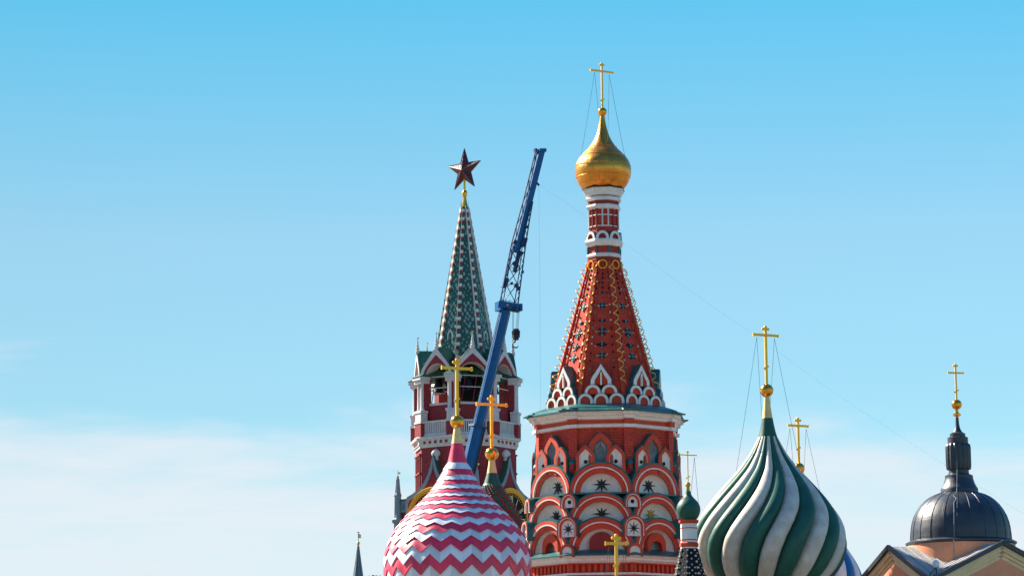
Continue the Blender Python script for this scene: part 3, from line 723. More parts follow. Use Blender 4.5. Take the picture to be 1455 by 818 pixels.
# ================================================================== little bell turret with green bulb
def turret():
    T = Tower(978.5, 740, 222)
    t = thing('bell_turret', 'small turret with plain green bulb over a black tiled tent roof', 'church turret', T.loc)
    s = T.m(1, 750)
    lathe_part(t, 'onion_dome', T, [(10.5, 738), (13.5, 734), (16.2, 728), (17, 722), (15.6, 716), (12, 710.5), (8, 706.5), (5, 702.5), (3.4, 697)], 'swgreen', 40, sp=5, smooth=60)
    lathe_part(t, 'gilded_neck', T, [(3.5, 698.6), (2.6, 694), (2.2, 690)], 'gold', 20)
    orb(t, T, 687.8, 3.8)
    cross(t, T, 979, 640, 685, 645.5, 13, 1.5, 677, 4.2, rot=24)
    guys(t, T, 646, 10, ((-1, 13, 716, -85), (1, 15, 719, 75), (1, 14, 716, 170)), rot=24)
    for nm, rows, mn in (('cornice', [(11, 739), (14.6, 738), (14.6, 741), (13, 743)], 'red'), ('drum', [(12, 776), (12, 740)], 'white'),
                         ('band', [(12.3, 750.2), (12.3, 748.8)], 'red'), ('band', [(12.3, 767), (12.3, 765.4)], 'red'),
                         ('moulding', [(12, 777), (13.6, 775.5), (13.6, 771), (12, 769.5)], 'red'), ('moulding', [(12.6, 780), (12.6, 776)], 'white')):
        mb = MB(); mb.lathe([(T.m(r, y), T.z(y)) for r, y in rows], 8, -14); mb.build(nm, M[mn], t)
    tab = [(13, 778.5), (17.5, 796), (23, 818), (32, 850), (40, 880)]
    mb = MB(); mb.lathe([(T.m(r, y), T.z(y)) for r, y in tab[::-1]], 8, -14); tent = mb.build('tent_roof', M['navytile'], t)
    def rad(y): return lerp_table([(y_, r_) for r_, y_ in tab], y)
    mb = MB()
    for k in range(8):
        u, n = face(-14 + 45*k); y = 781.0; i = 0
        while y < 878:
            c = n * T.m(rad(y), y) + ZV * T.z(y)
            if i % 2 == 0: mb.box(c, u, n, ZV, 1.15*s, 1.1*s, 1.3*s, 0)
            u2, n2 = face(-14 + 22.5 + 45*k); rr = rad(y) * math.cos(R(22.5))
            for e in ((-.5, 0, .5) if y > 800 else (0,)):
                c2 = n2 * T.m(rr, y) + u2 * T.m(rr * .41 * e * 1.1, y) + ZV * T.z(y)
                if (i + (1 if e == 0 else 0)) % 2 == 0: mb.box(c2, u2, n2, ZV, 1.0*s, .35*s, .95*s, 0)
            y += 4.2; i += 1
    mb.build('tile_studs', M['creamtile'], tent)
    mb = MB(); mb.lathe([(T.m(36), 0), (T.m(36), T.z(884)), (T.m(42), T.z(882)), (T.m(42), T.z(878))], 8, -14); mb.build('shaft', M['brick'], t)
turret()

def nearcross():
    T = Tower(876, 800, 215)
    t = thing('domed_chapel', 'bright gold cross of a dome below the frame, before the red arches', 'church dome', T.loc)
    cross(t, T, 876, 760, 822, 771, 15, 4.4, 801, 4.6, rot=10)
    orb(t, T, 826, 10)
    lathe_part(t, 'gilded_neck', T, [(8, 858), (6, 845), (4.6, 834)], 'neckgold', 32)
    lathe_part(t, 'onion_dome', T, [(9, 856), (16, 872), (40, 905), (52, 930), (50, 955), (38, 972)], 'swgreen', 40, sp=5)
    guys(t, T, 773, 11, ((-1, 26, 888, -80), (-1, 11, 864, 200), (1, 26, 888, 85), (1, 11, 864, 160)), rot=10)
    mb = MB(); mb.lathe([(T.m(40), 0), (T.m(40), T.z(970))], 40); mb.build('drum', M['brick'], t, 30)
nearcross()

# ================================================================== kremlin tower with clock
def kremlin():
    T = Tower(661.5, 600, 360)
    t = thing('clock_tower', 'red brick fortress tower with green spire, dark red star and gold rimmed clocks', 'tower', T.loc)
    s = T.m(1, 560); VA = -13.0; FC = (-125.5, -80.5, -35.5, 9.5, 54.5, 99.5, 144.5, 189.5); VC = [VA + 45*k for k in range(-3, 5)]; C8 = math.cos(R(22.5))
    def ol(name, rows, mname, ph=VA, n=8, par=None, ax=True):
        mb = MB(); mb.lathe([(r*s, T.z(y) if ax else T.z(y, r*s*.92)) for r, y in rows], n, ph); return mb.build(name, M[mname], par or t)
    # star
    th = R(-40); u = V((math.cos(th), math.sin(th), 0)); n = V((math.sin(th), -math.cos(th), 0))
    zc = T.z(241.5); Rr = 32*s
    pts = [(Rr if i % 2 == 0 else Rr*.40) for i in range(10)]
    ring = [u*(pts[i]*math.sin(math.pi*i/5)) + ZV*(zc + pts[i]*math.cos(math.pi*i/5)) for i in range(10)]
    mb = MB(); mb.add(ring + [ZV*zc + n*(6.6*s), ZV*zc - n*(6.6*s)], [(i, (i+1) % 10, 10) for i in range(10)] + [((i+1) % 10, i, 11) for i in range(10)])
    st = mb.build('star', M['ruby'], t)
    mb = MB()
    for i in range(10):
        mb.beam(ring[i], ring[(i+1) % 10], .55*s, .55*s)
        for e in (-1, 1): mb.beam(ring[i], ZV*zc + n*(e*6.6*s), .30*s, .30*s)
        # glazing bars of each ray
        if i % 2 == 0:
            for e in (-1, 1):
                apex = ZV*zc + n*(e*6.6*s)
                for q in (.35, .6, .8):
                    a = ring[i].lerp(apex, q)
                    for j in (-1, 1):
                        b = ring[i].lerp(ring[(i+j) % 10], q); mb.beam(a, b, .18*s, .18*s)
    mb.build('star_frame', M['gilt'], st)
    mb = MB(); mb.lathe([(1.7*s, T.z(277)), (1.5*s, T.z(254))], 16); mb.build('star_mount', M['brass'], t, 40)
    mb = MB(); mb.lathe([(2.6*s, T.z(279)), (3.8*s, T.z(277)), (4.0*s, T.z(274)), (3.2*s, T.z(271)), (1.6*s, T.z(269.5))], 20); mb.build('collar', M['brass'], t, 50)
    ol('gilded_tip', [(5.2, 297), (3.8, 288), (2.0, 278)], 'brass')
    for v in VC[1:6]:
        uu, nn = face(v); mb = MB(); mb.tube([nn*(5.2*s) + ZV*T.z(298), nn*(5.4*s) + ZV*T.z(285)], [.5*s, .1*s], 5); mb.build('tip_spike', M['kgreen'], t)
    # spire
    def sr(y): return 5 + (y - 294) * (33.6 / 188)
    ol('spire', [(sr(512), 512), (5, 294)], 'spiretile')
    for v in VC[1:7]:
        uu, nn = face(v); p0 = nn*(sr(500)*s) + ZV*T.z(500); p1 = nn*(5*s) + ZV*T.z(294); mb = MB()
        N = 17
        for i in range(N):
            a, b = i/N, (i+1)/N
            def q(x): return p0.lerp(p1, a + (b-a)*x)
            w = 2.5 - 1.0*i/N
            mb.beam(q(0), q(.28), w*s, 1.7*s, nn, 2); mb.beam(q(.28), q(.42), w*s, 1.8*s, nn, 1); mb.beam(q(.42), q(.66), w*s, 1.9*s, nn, 0); mb.beam(q(.66), q(1), w*.8*s, 1.3*s, nn, 3)
        off = uu*(-3.2*s)
        mb.beam(p0 + off, p1 - uu*(1.9*s), .35*s, 1.4*s, nn, 0)  # white strip stands in for the sunlit left side of the rib
        mb.build('spire_rib', [M['white'], M['creamtile'], M['darkred'], M['kgreen']], t)
    for fc in (-35.5, 54.5, -125.5):
        uu, nn = face(fc); ap = sr(478)*C8*s; zb = T.z(487, ap); mb = MB()
        o = [(-4.6*s, 0), (-4.6*s, 15*s), (0, 21*s), (4.6*s, 15*s), (4.6*s, 0)]; i_ = [(-3.1*s, 0), (-3.1*s, 14*s), (0, 18*s), (3.1*s, 14*s), (3.1*s, 0)]
        mb.ring(lift(o, uu, nn, ap, 0, zb, 1.5*s), lift(i_, uu, nn, ap, 0, zb, 1.5*s), nn*-(5*s)); d = mb.build('dormer', M['stone'], t)
        mb = MB(); mb.prism(lift(i_, uu, nn, ap, 0, zb, .6*s), nn*-(3*s)); mb.build('shutter', M['kgreen'], d)
    # belfry gables, roofs, finials
    ap = 68.5*s
    for fc in FC[:7]:
        uu, nn = face(fc); z0 = T.z(532, ap)
        def og(d): return arch((27.5-d)*s, 0, (26-d)*s, max(0, 15 - d*1.2)*s, 26, 1.6, 1.25)
        mb = MB(); mb.ring(lift(og(0), uu, nn, ap, 0, z0, 1.5*s), lift(og(4.6), uu, nn, ap, 0, z0, 1.5*s), nn*-(4*s)); gb = mb.build('ogee_gable', M['stone'], t, 40)
        inner = arch(18.5*s, 1.5*s, 17*s, 0, 26)
        mb = MB(); mb.ring(lift(og(4.4), uu, nn, ap, 0, z0), lift(inner, uu, nn, ap, 0, z0), nn*-(2*s)); mb.build('tympanum', M['kbrick'], gb, 40)
        mb = MB(); mb.ring(lift(inner, uu, nn, ap, 0, z0, -.3*s), lift([(x*.965, y*.975) for x, y in inner], uu, nn, ap, 0, z0, -.3*s), nn*-(20*s)); mb.build('soffit', M['stone'], gb, 40)
        mb = MB(); mb.ring(lift(og(-.9), uu, nn, ap, 0, z0, .6*s), lift(og(.6), uu, nn, ap, 0, z0, .6*s), nn*-(52*s)); mb.build('roof', M['kgreen'], gb, 40)
        za = z0 + 41*s; c = nn*(ap)
        mb = MB(); mb.lathe([(3.6*s, -3*s), (3.2*s, 0), (3.8*s, 1.5*s), (2.2*s, 3*s), (2.9*s, 5*s), (2.0*s, 7*s), (1.9*s, 9*s), (.45*s, 19*s)], 8, VA, 0, True, c + ZV*za); fi = mb.build('finial', M['stone'], gb)
        mb = MB(); mb.ball(c + ZV*(za + 19*s), .8*s, 8); mb.box(c + ZV*(za + 20.5*s) + V((.9*s, 0, 0)), V((1, 0, 0)), V((0, 1, 0)), ZV, 1.3*s, .15*s, .8*s); mb.build('vane', M['brass'], gb)
    for v in VC:
        uu, nn = face(v); rr = 73*s
        def bx(y0, y1, r, hu, hn, name, mname):
            a, b = T.z(y0, r*s*.9), T.z(y1, r*s*.9); mb = MB(); mb.box(nn*(r*s) + ZV*((a+b)/2), uu, nn, ZV, hu*s, hn*s, (b-a)/2); return mb.build(name, M[mname], t)
        bx(578, 531, 67, 8.0, 6, 'pier', 'kbrick')
        for e in (-1, 1):
            mb = MB(); mb.lathe([(4.0*s, T.z(580, 66*s)), (3.1*s, T.z(577, 66*s)), (2.8*s, T.z(544, 66*s)), (3.8*s, T.z(541, 66*s))], 12, 0, 0, True, nn*(73*s) + uu*(e*4.4*s)); mb.build('column', M['stone'], t, 40)
        bx(541.2, 536, 71.5, 9.6, 7.2, 'capital', 'stone'); bx(536, 531.5, 72.5, 11, 8.4, 'capital', 'stone')
        mb = MB(); zz = T.z(531.3, 66*s); b_ = nn*(73*s)
        mb.add([b_ - uu*(12*s) + nn*(9*s) + ZV*zz, b_ + uu*(12*s) + nn*(9*s) + ZV*zz, b_ + uu*(12*s) - nn*(30*s) + ZV*zz, b_ - uu*(12*s) - nn*(30*s) + ZV*zz, b_ - nn*(26*s) + ZV*(zz + 17*s)],
               [(0, 1, 2, 3), (0, 1, 4), (1, 2, 4), (2, 3, 4), (3, 0, 4)]); mb.build('eave', M['kgreen'], t)
        bx(583, 579.5, 73, 9.5, 6, 'base', 'stone'); bx(595, 583, 72.5, 7.8, 5.5, 'pedestal', 'stone'); bx(598, 595, 73, 9, 6.2, 'base', 'stone'); bx(617.5, 598, 72.5, 8.4, 6, 'plinth', 'kbrick')
    ol('parapet', [(66, 620), (66, 572.5)], 'kbrick', ax=False)
    ol('sill', [(67.2, 573), (67.2, 570.8)], 'stone', ax=False)
    ol('belfry_ceiling', [(69, 513), (69, 511), (30, 500)], 'void', ax=False)  # near-black ceiling, the belfry's inner shade put into its colour
    mb = MB(); mb.lathe([(22*s, T.z(572)), (22*s, T.z(505))], 8, VA); mb.build('dark_core', M['void'], t)  # added near-black core that makes the inside of the belfry dark
    for b_ in range(5):
        a = R(-70 + 38*b_); c = V((40*s*math.sin(a), -40*s*math.cos(a), 0)); mb = MB()
        mb.lathe([(9*s, T.z(560)), (7.6*s, T.z(556)), (5.6*s, T.z(548)), (4.6*s, T.z(541)), (1.5*s, T.z(538))], 20, 0, 0, True, c); mb.tube([c + ZV*T.z(538), c + ZV*T.z(512)], .6*s, 6)
        mb.build('bell', M['steel'], t, 40)
    for fc in FC[1:6]:
        uu, nn = face(fc)
        for y, w in ((532, 20), (548, 20), (570, 21)):
            mb = MB(); mb.beam(nn*(62*s) - uu*(w*s) + ZV*T.z(y, 62*s), nn*(62*s) + uu*(w*s) + ZV*T.z(y + 1, 62*s), .55*s, .5*s); mb.build('railing', M['stone'], t)
        for e in (-1, .35):
            mb = MB(); mb.beam(nn*(60*s) + uu*((e*12 - 3)*s) + ZV*T.z(571, 60*s), nn*(58*s) + uu*((e*12 + 4)*s) + ZV*T.z(528, 60*s), .5*s, .5*s); mb.build('scaffold_pole', M['darkred'], t)
        zt, zb = T.z(595, 68*s), T.z(616, 68*s); mb = MB()
        mb.box(nn*(69*s) + ZV*(zt - 1*s), uu, nn, ZV, 20*s, 2*s, 1.2*s); mb.box(nn*(69*s) + ZV*(zb + 1.6*s), uu, nn, ZV, 20*s, 2*s, 1.6*s)
        for i in range(-6, 7): mb.box(nn*(69*s) + uu*(i*3.1*s) + ZV*((zt+zb)/2), uu, nn, ZV, .9*s, 1.1*s, (zt-zb)/2 - 1*s)
        mb.build('balustrade', M['stone'], t)
    # big cornice
    ol('cornice', [(75, 632), (75.5, 629), (77, 628), (77, 621.5), (80, 620), (81, 617.5), (80, 616), (66, 614.5)], 'stone', ax=False)
    for fc in FC[1:6]:
        uu, nn = face(fc)
        for i in range(-2, 3):
            mb = MB(); mb.box(nn*(77*C8*s + .02) + uu*(i*9.5*s) + ZV*T.z(624.8, 71*s), uu, nn, ZV, 2.0*s, .4*s, 2.0*s)
            mb.build('dentil_shade', M['darkred'], t)  # raised dark squares, shade of the dentil holes put into colour
    ol('shaft', [(72.5, 745), (72.5, 631)], 'kbrick', ax=False)
    for fc in (-80.5, 9.5, 99.5):
        uu, nn = face(fc); a_ = 72.5*C8*s
        for i in range(5):
            x = (-22 + 11*i)*s; mb = MB(); z0, z1 = T.z(700, a_), T.z(640, a_)
            mb.lathe([(1.8*s, z0), (1.5*s, z0 + 2*s), (1.5*s, z1 - 2*s), (2.0*s, z1)], 10, 0, 0, True, nn*(a_ + .6*s) + uu*x); mb.build('colonnette', M['kbrick'], t, 40)
        for y in (667, 640.5):
            mb = MB(); mb.box(nn*(a_ + .8*s) + ZV*T.z(y, a_), uu, nn, ZV, 26*s, 2.2*s, 1.0*s); mb.build('string_course', M['kbrick'], t)
        for i in range(4):
            mb = MB(); o = arch(4.6*s, 0, 4.6*s); mb.ring(lift(o, uu, nn, a_, (-16.5 + 11*i)*s, T.z(645, a_), 1.6*s), lift([(x*.65, y*.65) for x, y in o], uu, nn, a_, (-16.5 + 11*i)*s, T.z(645, a_), 1.6*s), nn*-(2*s)); mb.build('blind_arch', M['kbrick'], t, 40)
    # square clock stage, its gables and clocks
    mb = MB(); hs = 66*s
    zt = T.z(712); c = V((0, 0, 0)); u1, n1 = face(-35.5)
    mb.box(ZV*(zt/2), u1, n1, ZV, hs, hs, zt/2); mb.build('clock_stage', M['kbrick'], t)
    mb = MB(); mb.box(ZV*(zt - 8*s), u1, n1, ZV, hs + 2*s, hs + 2*s, 8*s); pa = mb.build('stage_parapet', M['greystone'], t)
    mb = MB(); mb.box(ZV*(zt + 1.2*s), u1, n1, ZV, hs + 3*s, hs + 3*s, 1.2*s); mb.build('parapet_roof', M['kgreen'], t)
    for k in range(4):
        uu, nn = face(-35.5 + 90*k); mb = MB()
        for i in range(-9, 10):
            o = arch(1.9*s, 6*s, 1.9*s, n=8); mb.prism(lift(o, uu, nn, hs + 2*s, i*6.6*s, zt - 13*s, .02), nn*.08)
        mb.build('arcade', M['shadegrey'], pa)  # raised arches in darkened parapet stone, shade of the openings as colour
    for fc in (-125.5, -35.5, 54.5):
        uu, nn = face(fc); a_ = 76*s
        half = [(0, 643), (2.4, 650), (5, 660), (9, 670), (15.5, 681), (24, 690), (34, 696.5), (45, 701), (48, 706), (48, 790)]
        out = [(-x*s, T.z(y, a_)) for x, y in half[::-1]] + [(x*s, T.z(y, a_)) for x, y in half[1:]]
        inn = [(-max(x - 3.4, 0)*s, T.z(y + 4.2, a_)) for x, y in half[::-1]] + [(max(x - 3.4, 0)*s, T.z(y + 4.2, a_)) for x, y in half[1:]]
        mb = MB(); mb.ring(lift(out, uu, nn, a_, 0, 0, 1.2*s), lift(inn, uu, nn, a_, 0, 0, 1.2*s), nn*-(5*s)); gb = mb.build('clock_gable', M['greystone'], t, 40)
        mb = MB(); mb.ring(lift([(x*1.02, z + .6*s) for x, z in out], uu, nn, a_, 0, 0, .4*s), lift([(x*.97, z - 1*s) for x, z in out], uu, nn, a_, 0, 0, .4*s), nn*-(22*s)); mb.build('gable_roof', M['kgreen'], gb, 40)
        mb = MB(); mb.prism(lift(inn, uu, nn, a_, 0, 0, -.6*s), nn*-(10*s)); mb.build('gable_wall', M['kbrick'], gb)
        zk = T.z(645, a_)
        mb = MB(); mb.lathe([(3.2*s, -4*s), (4.6*s, -2*s), (3.2*s, -.5*s), (3.6*s, 1*s), (6.2*s, 3.5*s), (6.6*s, 6.5*s), (5*s, 9.5*s), (2.4*s, 11.5*s), (.5*s, 12.5*s)], 14, 0, 0, True, nn*(a_ - 6*s) + ZV*(zk - 1.5*s)); mb.build('pinecone', M['stone'], gb, 50)
        # clock
        cz = T.z(735, a_); c = nn*(a_ + 1.8*s) + ZV*cz
        mb = MB(); k_ = 64; dial = [c + uu*(38*s*math.cos(2*math.pi*i/k_)) + ZV*(38*s*math.sin(2*math.pi*i/k_)) for i in range(k_)]
        mb.prism(dial, nn*-(3*s)); ck = mb.build('clock', M['dial'], t, 40)
        mb = MB()
        for r_, w_ in ((43.5, 1.4), (41, 1.6), (38.4, 1.2)): mb.torus(c + nn*(.9*s), uu, ZV, r_*s, w_*s, n=72)
        mb.build('rim', M['paintgold'], ck, 60)
        mb = MB()
        for i in range(60):
            a = 2*math.pi*i/60; d = uu*math.sin(a) + ZV*math.cos(a); mb.beam(c + d*(34.3*s) + nn*.03, c + d*(36.3*s) + nn*.03, .5*s, .25*s, nn)
        mb.build('minute_marks', M['paintgold'], ck)
        rom = ('XII', 'I', 'II', 'III', 'IIII', 'V', 'VI', 'VII', 'VIII', 'IX', 'X', 'XI')
        for i, w in enumerate(rom):
            a = 2*math.pi*i/12; up = uu*math.sin(a) + ZV*math.cos(a); rt = uu*math.cos(a) - ZV*math.sin(a); mb = MB()
            wd = {'I': 2.4, 'V': 5.2, 'X': 5.2}; tot = sum(wd[q] for q in w); x = -tot/2; b0 = c + up*(28.5*s) + nn*.03
            def bar(x0, y0, x1, y1, h): mb.beam(b0 + rt*(x0*s) + up*(y0*s), b0 + rt*(x1*s) + up*(y1*s), h*s, .25*s, nn)
            for q in w:
                m_ = x + wd[q]/2
                if q == 'I': bar(m_, -4.6, m_, 4.6, .6); bar(m_ - 1.1, 4.6, m_ + 1.1, 4.6, .3); bar(m_ - 1.1, -4.6, m_ + 1.1, -4.6, .3)
                elif q == 'V': bar(m_ - 2, 4.6, m_, -4.6, .6); bar(m_ + 2, 4.6, m_, -4.6, .35)
                else: bar(m_ - 2, 4.6, m_ + 2, -4.6, .6); bar(m_ + 2, 4.6, m_ - 2, -4.6, .35)
                x += wd[q]
            mb.build('numeral', M['palegold'], ck)
        for ang, L_, nm in ((205, 30, 'minute_hand'), (250, 20, 'hour_hand')):
            a = R(ang); d = uu*math.sin(a) + ZV*math.cos(a); mb = MB(); mb.beam(c - d*(5*s) + nn*.12, c + d*(L_*s) + nn*.12, .9*s, .3*s, nn); mb.build(nm, M['paintgold'], ck)
    # corner pinnacles of the clock stage
    for v, Rv, yt in ((-80.5, 97, 668), (9.5, 101, 656)):
        uu, nn = face(v); c = nn*(Rv*s); rr = Rv*s*math.cos(R(v)); mb = MB()
        def zz(y): return T.z(y, rr)
        y0 = yt
        mb.lathe([(6*s, zz(y0+90)), (6*s, zz(y0+74)), (9*s, zz(y0+72)), (9*s, zz(y0+69)), (6*s, zz(y0+66)), (5.4*s, zz(y0+62)), (5*s, zz(y0+36)), (5.8*s, zz(y0+35)), (5.4*s, zz(y0+33)), (4.4*s, zz(y0+31)), (3.0*s, zz(y0+17)), (2.6*s, zz(y0+11)), (1.6*s, zz(y0+10)), (2.0*s, zz(y0+8)), (.4*s, zz(y0+6))], 8, VA, 0, True, c)
        pn = mb.build('pinnacle', M['greystone'], t)
        mb = MB(); mb.tube([c + ZV*zz(y0+7), c + ZV*zz(y0-2)], .35*s, 5); mb.ball(c + ZV*zz(y0+6), 1.1*s, 8); mb.box(c + ZV*zz(y0+2.5) + V((2.0*s, 0, 0)), V((1, 0, 0)), V((0, 1, 0)), ZV, 1.9*s, .15*s, 1.3*s); mb.build('vane', M['palegold'], pn)
M['gilt'] = mat('tarnished gilt frame', (.22, .085, .075), .4, .4, var=.2)
M['dial'] = mat('black clock face', (.006, .008, .014), .6, var=.2, spec=.15)
M['palegold'] = mat('pale gold', (.75, .58, .28), .4, .4, var=.12)
M['shadegrey'] = mat('shadow grey stone', (.13, .17, .19), .7, var=.15)
kremlin()

# ================================================================== far spire and tree
def farspire():
    T = Tower(509, 790, 430)
    t = thing('spired_tower', 'distant slim grey spire with gold ball and flag vane', 'tower', T.loc)
    s = T.m(1, 790)
    mb = MB(); mb.lathe([(22*s, T.z(905)), (7.4*s, T.z(820)), (4.6*s, T.z(800)), (1.1*s, T.z(774))], 8, 10); mb.build('spire', M['spiregrey'], t)
    mb = MB()
    for k in range(8):
        u, n = face(10 + 45*k); mb.tube([n*(7.4*s) + ZV*T.z(820), n*(4.6*s) + ZV*T.z(800), n*(1.1*s) + ZV*T.z(774)], .35*s, 5)
    mb.build('spire_ribs', M['greystone'], t)
    mb = MB(); mb.ball(V((0, 0, T.z(770.8))), 2.5*s, 16); mb.lathe([(1.4*s, T.z(775)), (1*s, T.z(773))], 12); mb.build('ball', M['brass'], t, 50)
    mb = MB(); mb.tube([ZV*T.z(770), ZV*T.z(754.5)], .4*s, 6); mb.box(ZV*T.z(755) , V((1, 0, 0)), V((0, 1, 0)), ZV, 1.8*s, .2*s, .4*s); mb.build('mast', M['steel'], t)
    mb = MB(); z = T.z(763.5); mb.prism([V((.4*s, 0, z)), V((4.6*s, 0, z + .5*s)), V((3.6*s, 0, z + 2.6*s)), V((4.2*s, 0, z + 4.5*s)), V((2.4*s, 0, z + 6*s)), V((.4*s, 0, z + 7*s))], V((0, .15, 0))); mb.build('vane', M['palegold'], t)
    mb = MB(); mb.box(ZV*(T.z(905)/2), V((1, 0, 0)), V((0, 1, 0)), ZV, 24*s, 24*s, T.z(905)/2); mb.build('tower_body', M['kbrick'], t)
farspire()

def tree():
    b = P(537, 816, 205); b.z = 0; H = P(537, 812.5, 205).z
    t = thing('tree', 'dark green tree top beside the crimson zigzag dome', 'tree', b)
    mb = MB(); mb.tube([V((0, 0, 0)), V((.1, .1, H*.3)), V((-.1, 0, H*.6)), V((0, 0, H*.93))], [.32, .26, .17, .05], 9)
    rnd = random.Random(5); cl = []
    for i in range(16):
        a = rnd.uniform(0, 6.28); h = H*rnd.uniform(.35, .88); L_ = rnd.uniform(1.2, 2.6)*(1.15 - h/H*.75); q = V((L_*math.cos(a), L_*math.sin(a), h + L_*.6)); cl.append((q, rnd.uniform(.6, 1.1)))
        mb.tube([V((0, 0, h - .4)), q*.5 + V((0, 0, h*.5)), q], [.10, .06, .02], 5)
    mb.build('trunk', M['bark'], t, 50)
    cl += [(V((-.3, 0, H - .75)), .6), (V((.25, .1, H - .9)), .6), (V((.0, .0, H - .55)), .45)]
    mb = MB()
    for c, r in cl:
        for _ in range(150):
            d = V((rnd.gauss(0, 1), rnd.gauss(0, 1), rnd.gauss(0, .8))).normalized() * r * rnd.uniform(.45, 1)
            p = c + d; a = V((rnd.gauss(0, 1), rnd.gauss(0, 1), rnd.gauss(0, .6))).normalized(); e = a.orthogonal().normalized(); w = rnd.uniform(.05, .10)
            mb.add([p - a*w*1.6, p + e*w, p + a*w*1.6, p - e*w], [(0, 1, 2, 3)])
    mb.build('crown', M['leaf'], t, recalc=False)
tree()

# ================================================================== crane
def crane():
    Y = 300.0; s = proj(P(700, 500, Y))[2] / F
    def C(px, py, dy=0.): return P(px, py, Y + dy)
    foot = C(545, 1110); foot.z = 0
    t = thing('crane', 'blue telescopic mobile crane with lattice top section raised beside the star tower', 'crane', foot)
    o = foot; side = V((.42, -.91, 0))
    def part(mb, name, m_, par=t, smooth=None): return mb.build(name, M[m_], par, smooth, origin=o)
    top, low = C(717.5, 441), C(665, 665); d = (top - low).normalized()
    ground_pt = low - d * ((low.z - 2.6) / d.z); mid = C(679, 605)
    mb = MB(); mb.tube([mid, top], 8.0*s, 8); part(mb, 'inner_boom', 'craneblue')
    mb = MB(); mb.tube([ground_pt, mid + d*.2], 10*s, 8); part(mb, 'outer_boom', 'craneblue')
    mb = MB(); mb.beam(mid - d*(1.5*s), mid + d*(1.2*s), 10.4*s, 10.4*s, side); part(mb, 'boom_collar', 'cranedark')
    mb = MB(); n_ = d.cross(side).normalized(); n_ = n_ if n_.x > 0 else -n_
    mb.tube([ground_pt + n_*(11.5*s), mid + n_*(11.5*s)], 1.1*s, 6); mb.tube([mid - n_*(9*s), top - n_*(8.5*s)], .3*s, 6); mb.tube([mid + n_*(8.6*s), top + n_*(8.4*s)], .7*s, 6); mb.tube([ground_pt + n_*(6*s) + side*(9.5*s), mid + n_*(6*s) + side*(9.5*s)], .6*s, 6); part(mb, 'hydraulic_hose', 'steel')
    # head
    mb = MB(); mb.beam(C(708.5, 432.5), C(738, 437.5), 4.6*s, 9*s, side); mb.beam(C(709, 428), C(709, 441), 2.2*s, 9.5*s, side); mb.beam(C(737, 432), C(737, 442), 1.8*s, 9.5*s, side); hd = part(mb, 'boom_head', 'craneblue')
    mb = MB()
    for dy in (-9.6, -6):
        c = C(731, 437.5, dy*s*1.15); mb.torus(c, V((1, 0, 0)), ZV, 2.6*s, .8*s, n=16)
    part(mb, 'sheave', 'steel', hd, 40)
    mb = MB(); mb.box(C(721, 432.5, -9.3*s), V((1, 0, 0)), side, ZV, 1.6*s, .4*s, 1.2*s); part(mb, 'warning_lamp', 'ochre', hd)
    mb = MB()
    for x in (712, 718, 724, 730, 736): mb.beam(C(x, 433), C(x + .8, 424.5), .3*s, .3*s)
    mb.beam(C(712, 425), C(737, 429.5), .35*s, .35*s); part(mb, 'guard_rail', 'cranedark', hd)
    # solid spine of the fly jib
    mb = MB(); mb.beam(C(733, 358), C(769, 213), 4.4*s, 4.6*s, side); mb.beam(C(769.5, 211.5), C(770, 216), 5.2*s, 5.2*s, side); part(mb, 'jib_spine', 'craneblue')
    mb = MB(); mb.beam(C(762, 213.5), C(768, 214), 1.2*s, 3*s, side); mb.beam(C(760.5, 211), C(761.5, 216), 1.6*s, 3*s, side); part(mb, 'jib_tip', 'cranedark'); mb = MB(); mb.beam(C(762.5, 259), C(766, 263), 1.2*s, 1.2*s, side); part(mb, 'jib_bracket', 'cranedark')
    # lattice: two left chords, two right chords, with braces
    L1 = [(710, 431), (719, 385), (727, 345), (744, 283), (761, 214)]; L2 = [(714.5, 431), (722, 388), (731, 345), (748, 283), (763.5, 214)]
    R1 = [(736, 432), (742, 385), (746.5, 350), (752, 314), (757, 286)]; R2 = [(731, 431), (737.5, 388), (742, 350), (749, 314), (755.5, 286)]
    def along(ch, q):
        k = q*(len(ch)-1); i = min(int(k), len(ch)-2); f = k - i
        return (ch[i][0] + (ch[i+1][0]-ch[i][0])*f, ch[i][1] + (ch[i+1][1]-ch[i][1])*f)
    mb = MB()
    for ch, r in ((L1, 1.0), (L2, .75), (R1, 1.0), (R2, .75)):
        for dy in (-6, 6): mb.tube([C(x, y, dy*s) for x, y in ch], r*s, 6)
    n = 15
    for i in range(n):
        a, b = i/n, (i+1)/n
        for A, B in ((L1, L2), (R1, R2)):
            for dy in (-6, 6):
                p, q = (A, B) if i % 2 else (B, A); mb.tube([C(*along(p, a), dy*s), C(*along(q, b), dy*s)], .5*s, 5)
            mb.tube([C(*along(A, a), -6*s), C(*along(A, b), 6*s)], .5*s, 5)
    for q0, q1 in ((.02, .16), (.16, .3), (.3, .43), (.43, .5)):
        mb.tube([C(*along(L2, q0), -5*s), C(*along(R2, q1), -5*s)], .6*s, 6); mb.tube([C(*along(R2, q0), 5*s), C(*along(L2, q1), 5*s)], .6*s, 6); mb.tube([C(*along(L2, q1), 5*s), C(*along(R2, q1), 5*s)], .45*s, 6)
    part(mb, 'lattice', 'cranedark', t, 50)
    # lower solid blue left chord and machinery
    mb = MB(); mb.beam(C(719, 392), C(729, 348), 1.5*s, 3*s, side); mb.beam(C(715, 408), C(719.5, 394), 3.2*s, 4*s, side); part(mb, 'jib_hinge', 'craneblue')
    mb = MB(); mb.beam(C(731, 386), C(738, 356), 2.2*s, 3*s, side); mb.beam(C(729, 372), C(735, 380), 1.4*s, 3*s, side); part(mb, 'luffing_cylinder', 'cranedark')
    mb = MB()
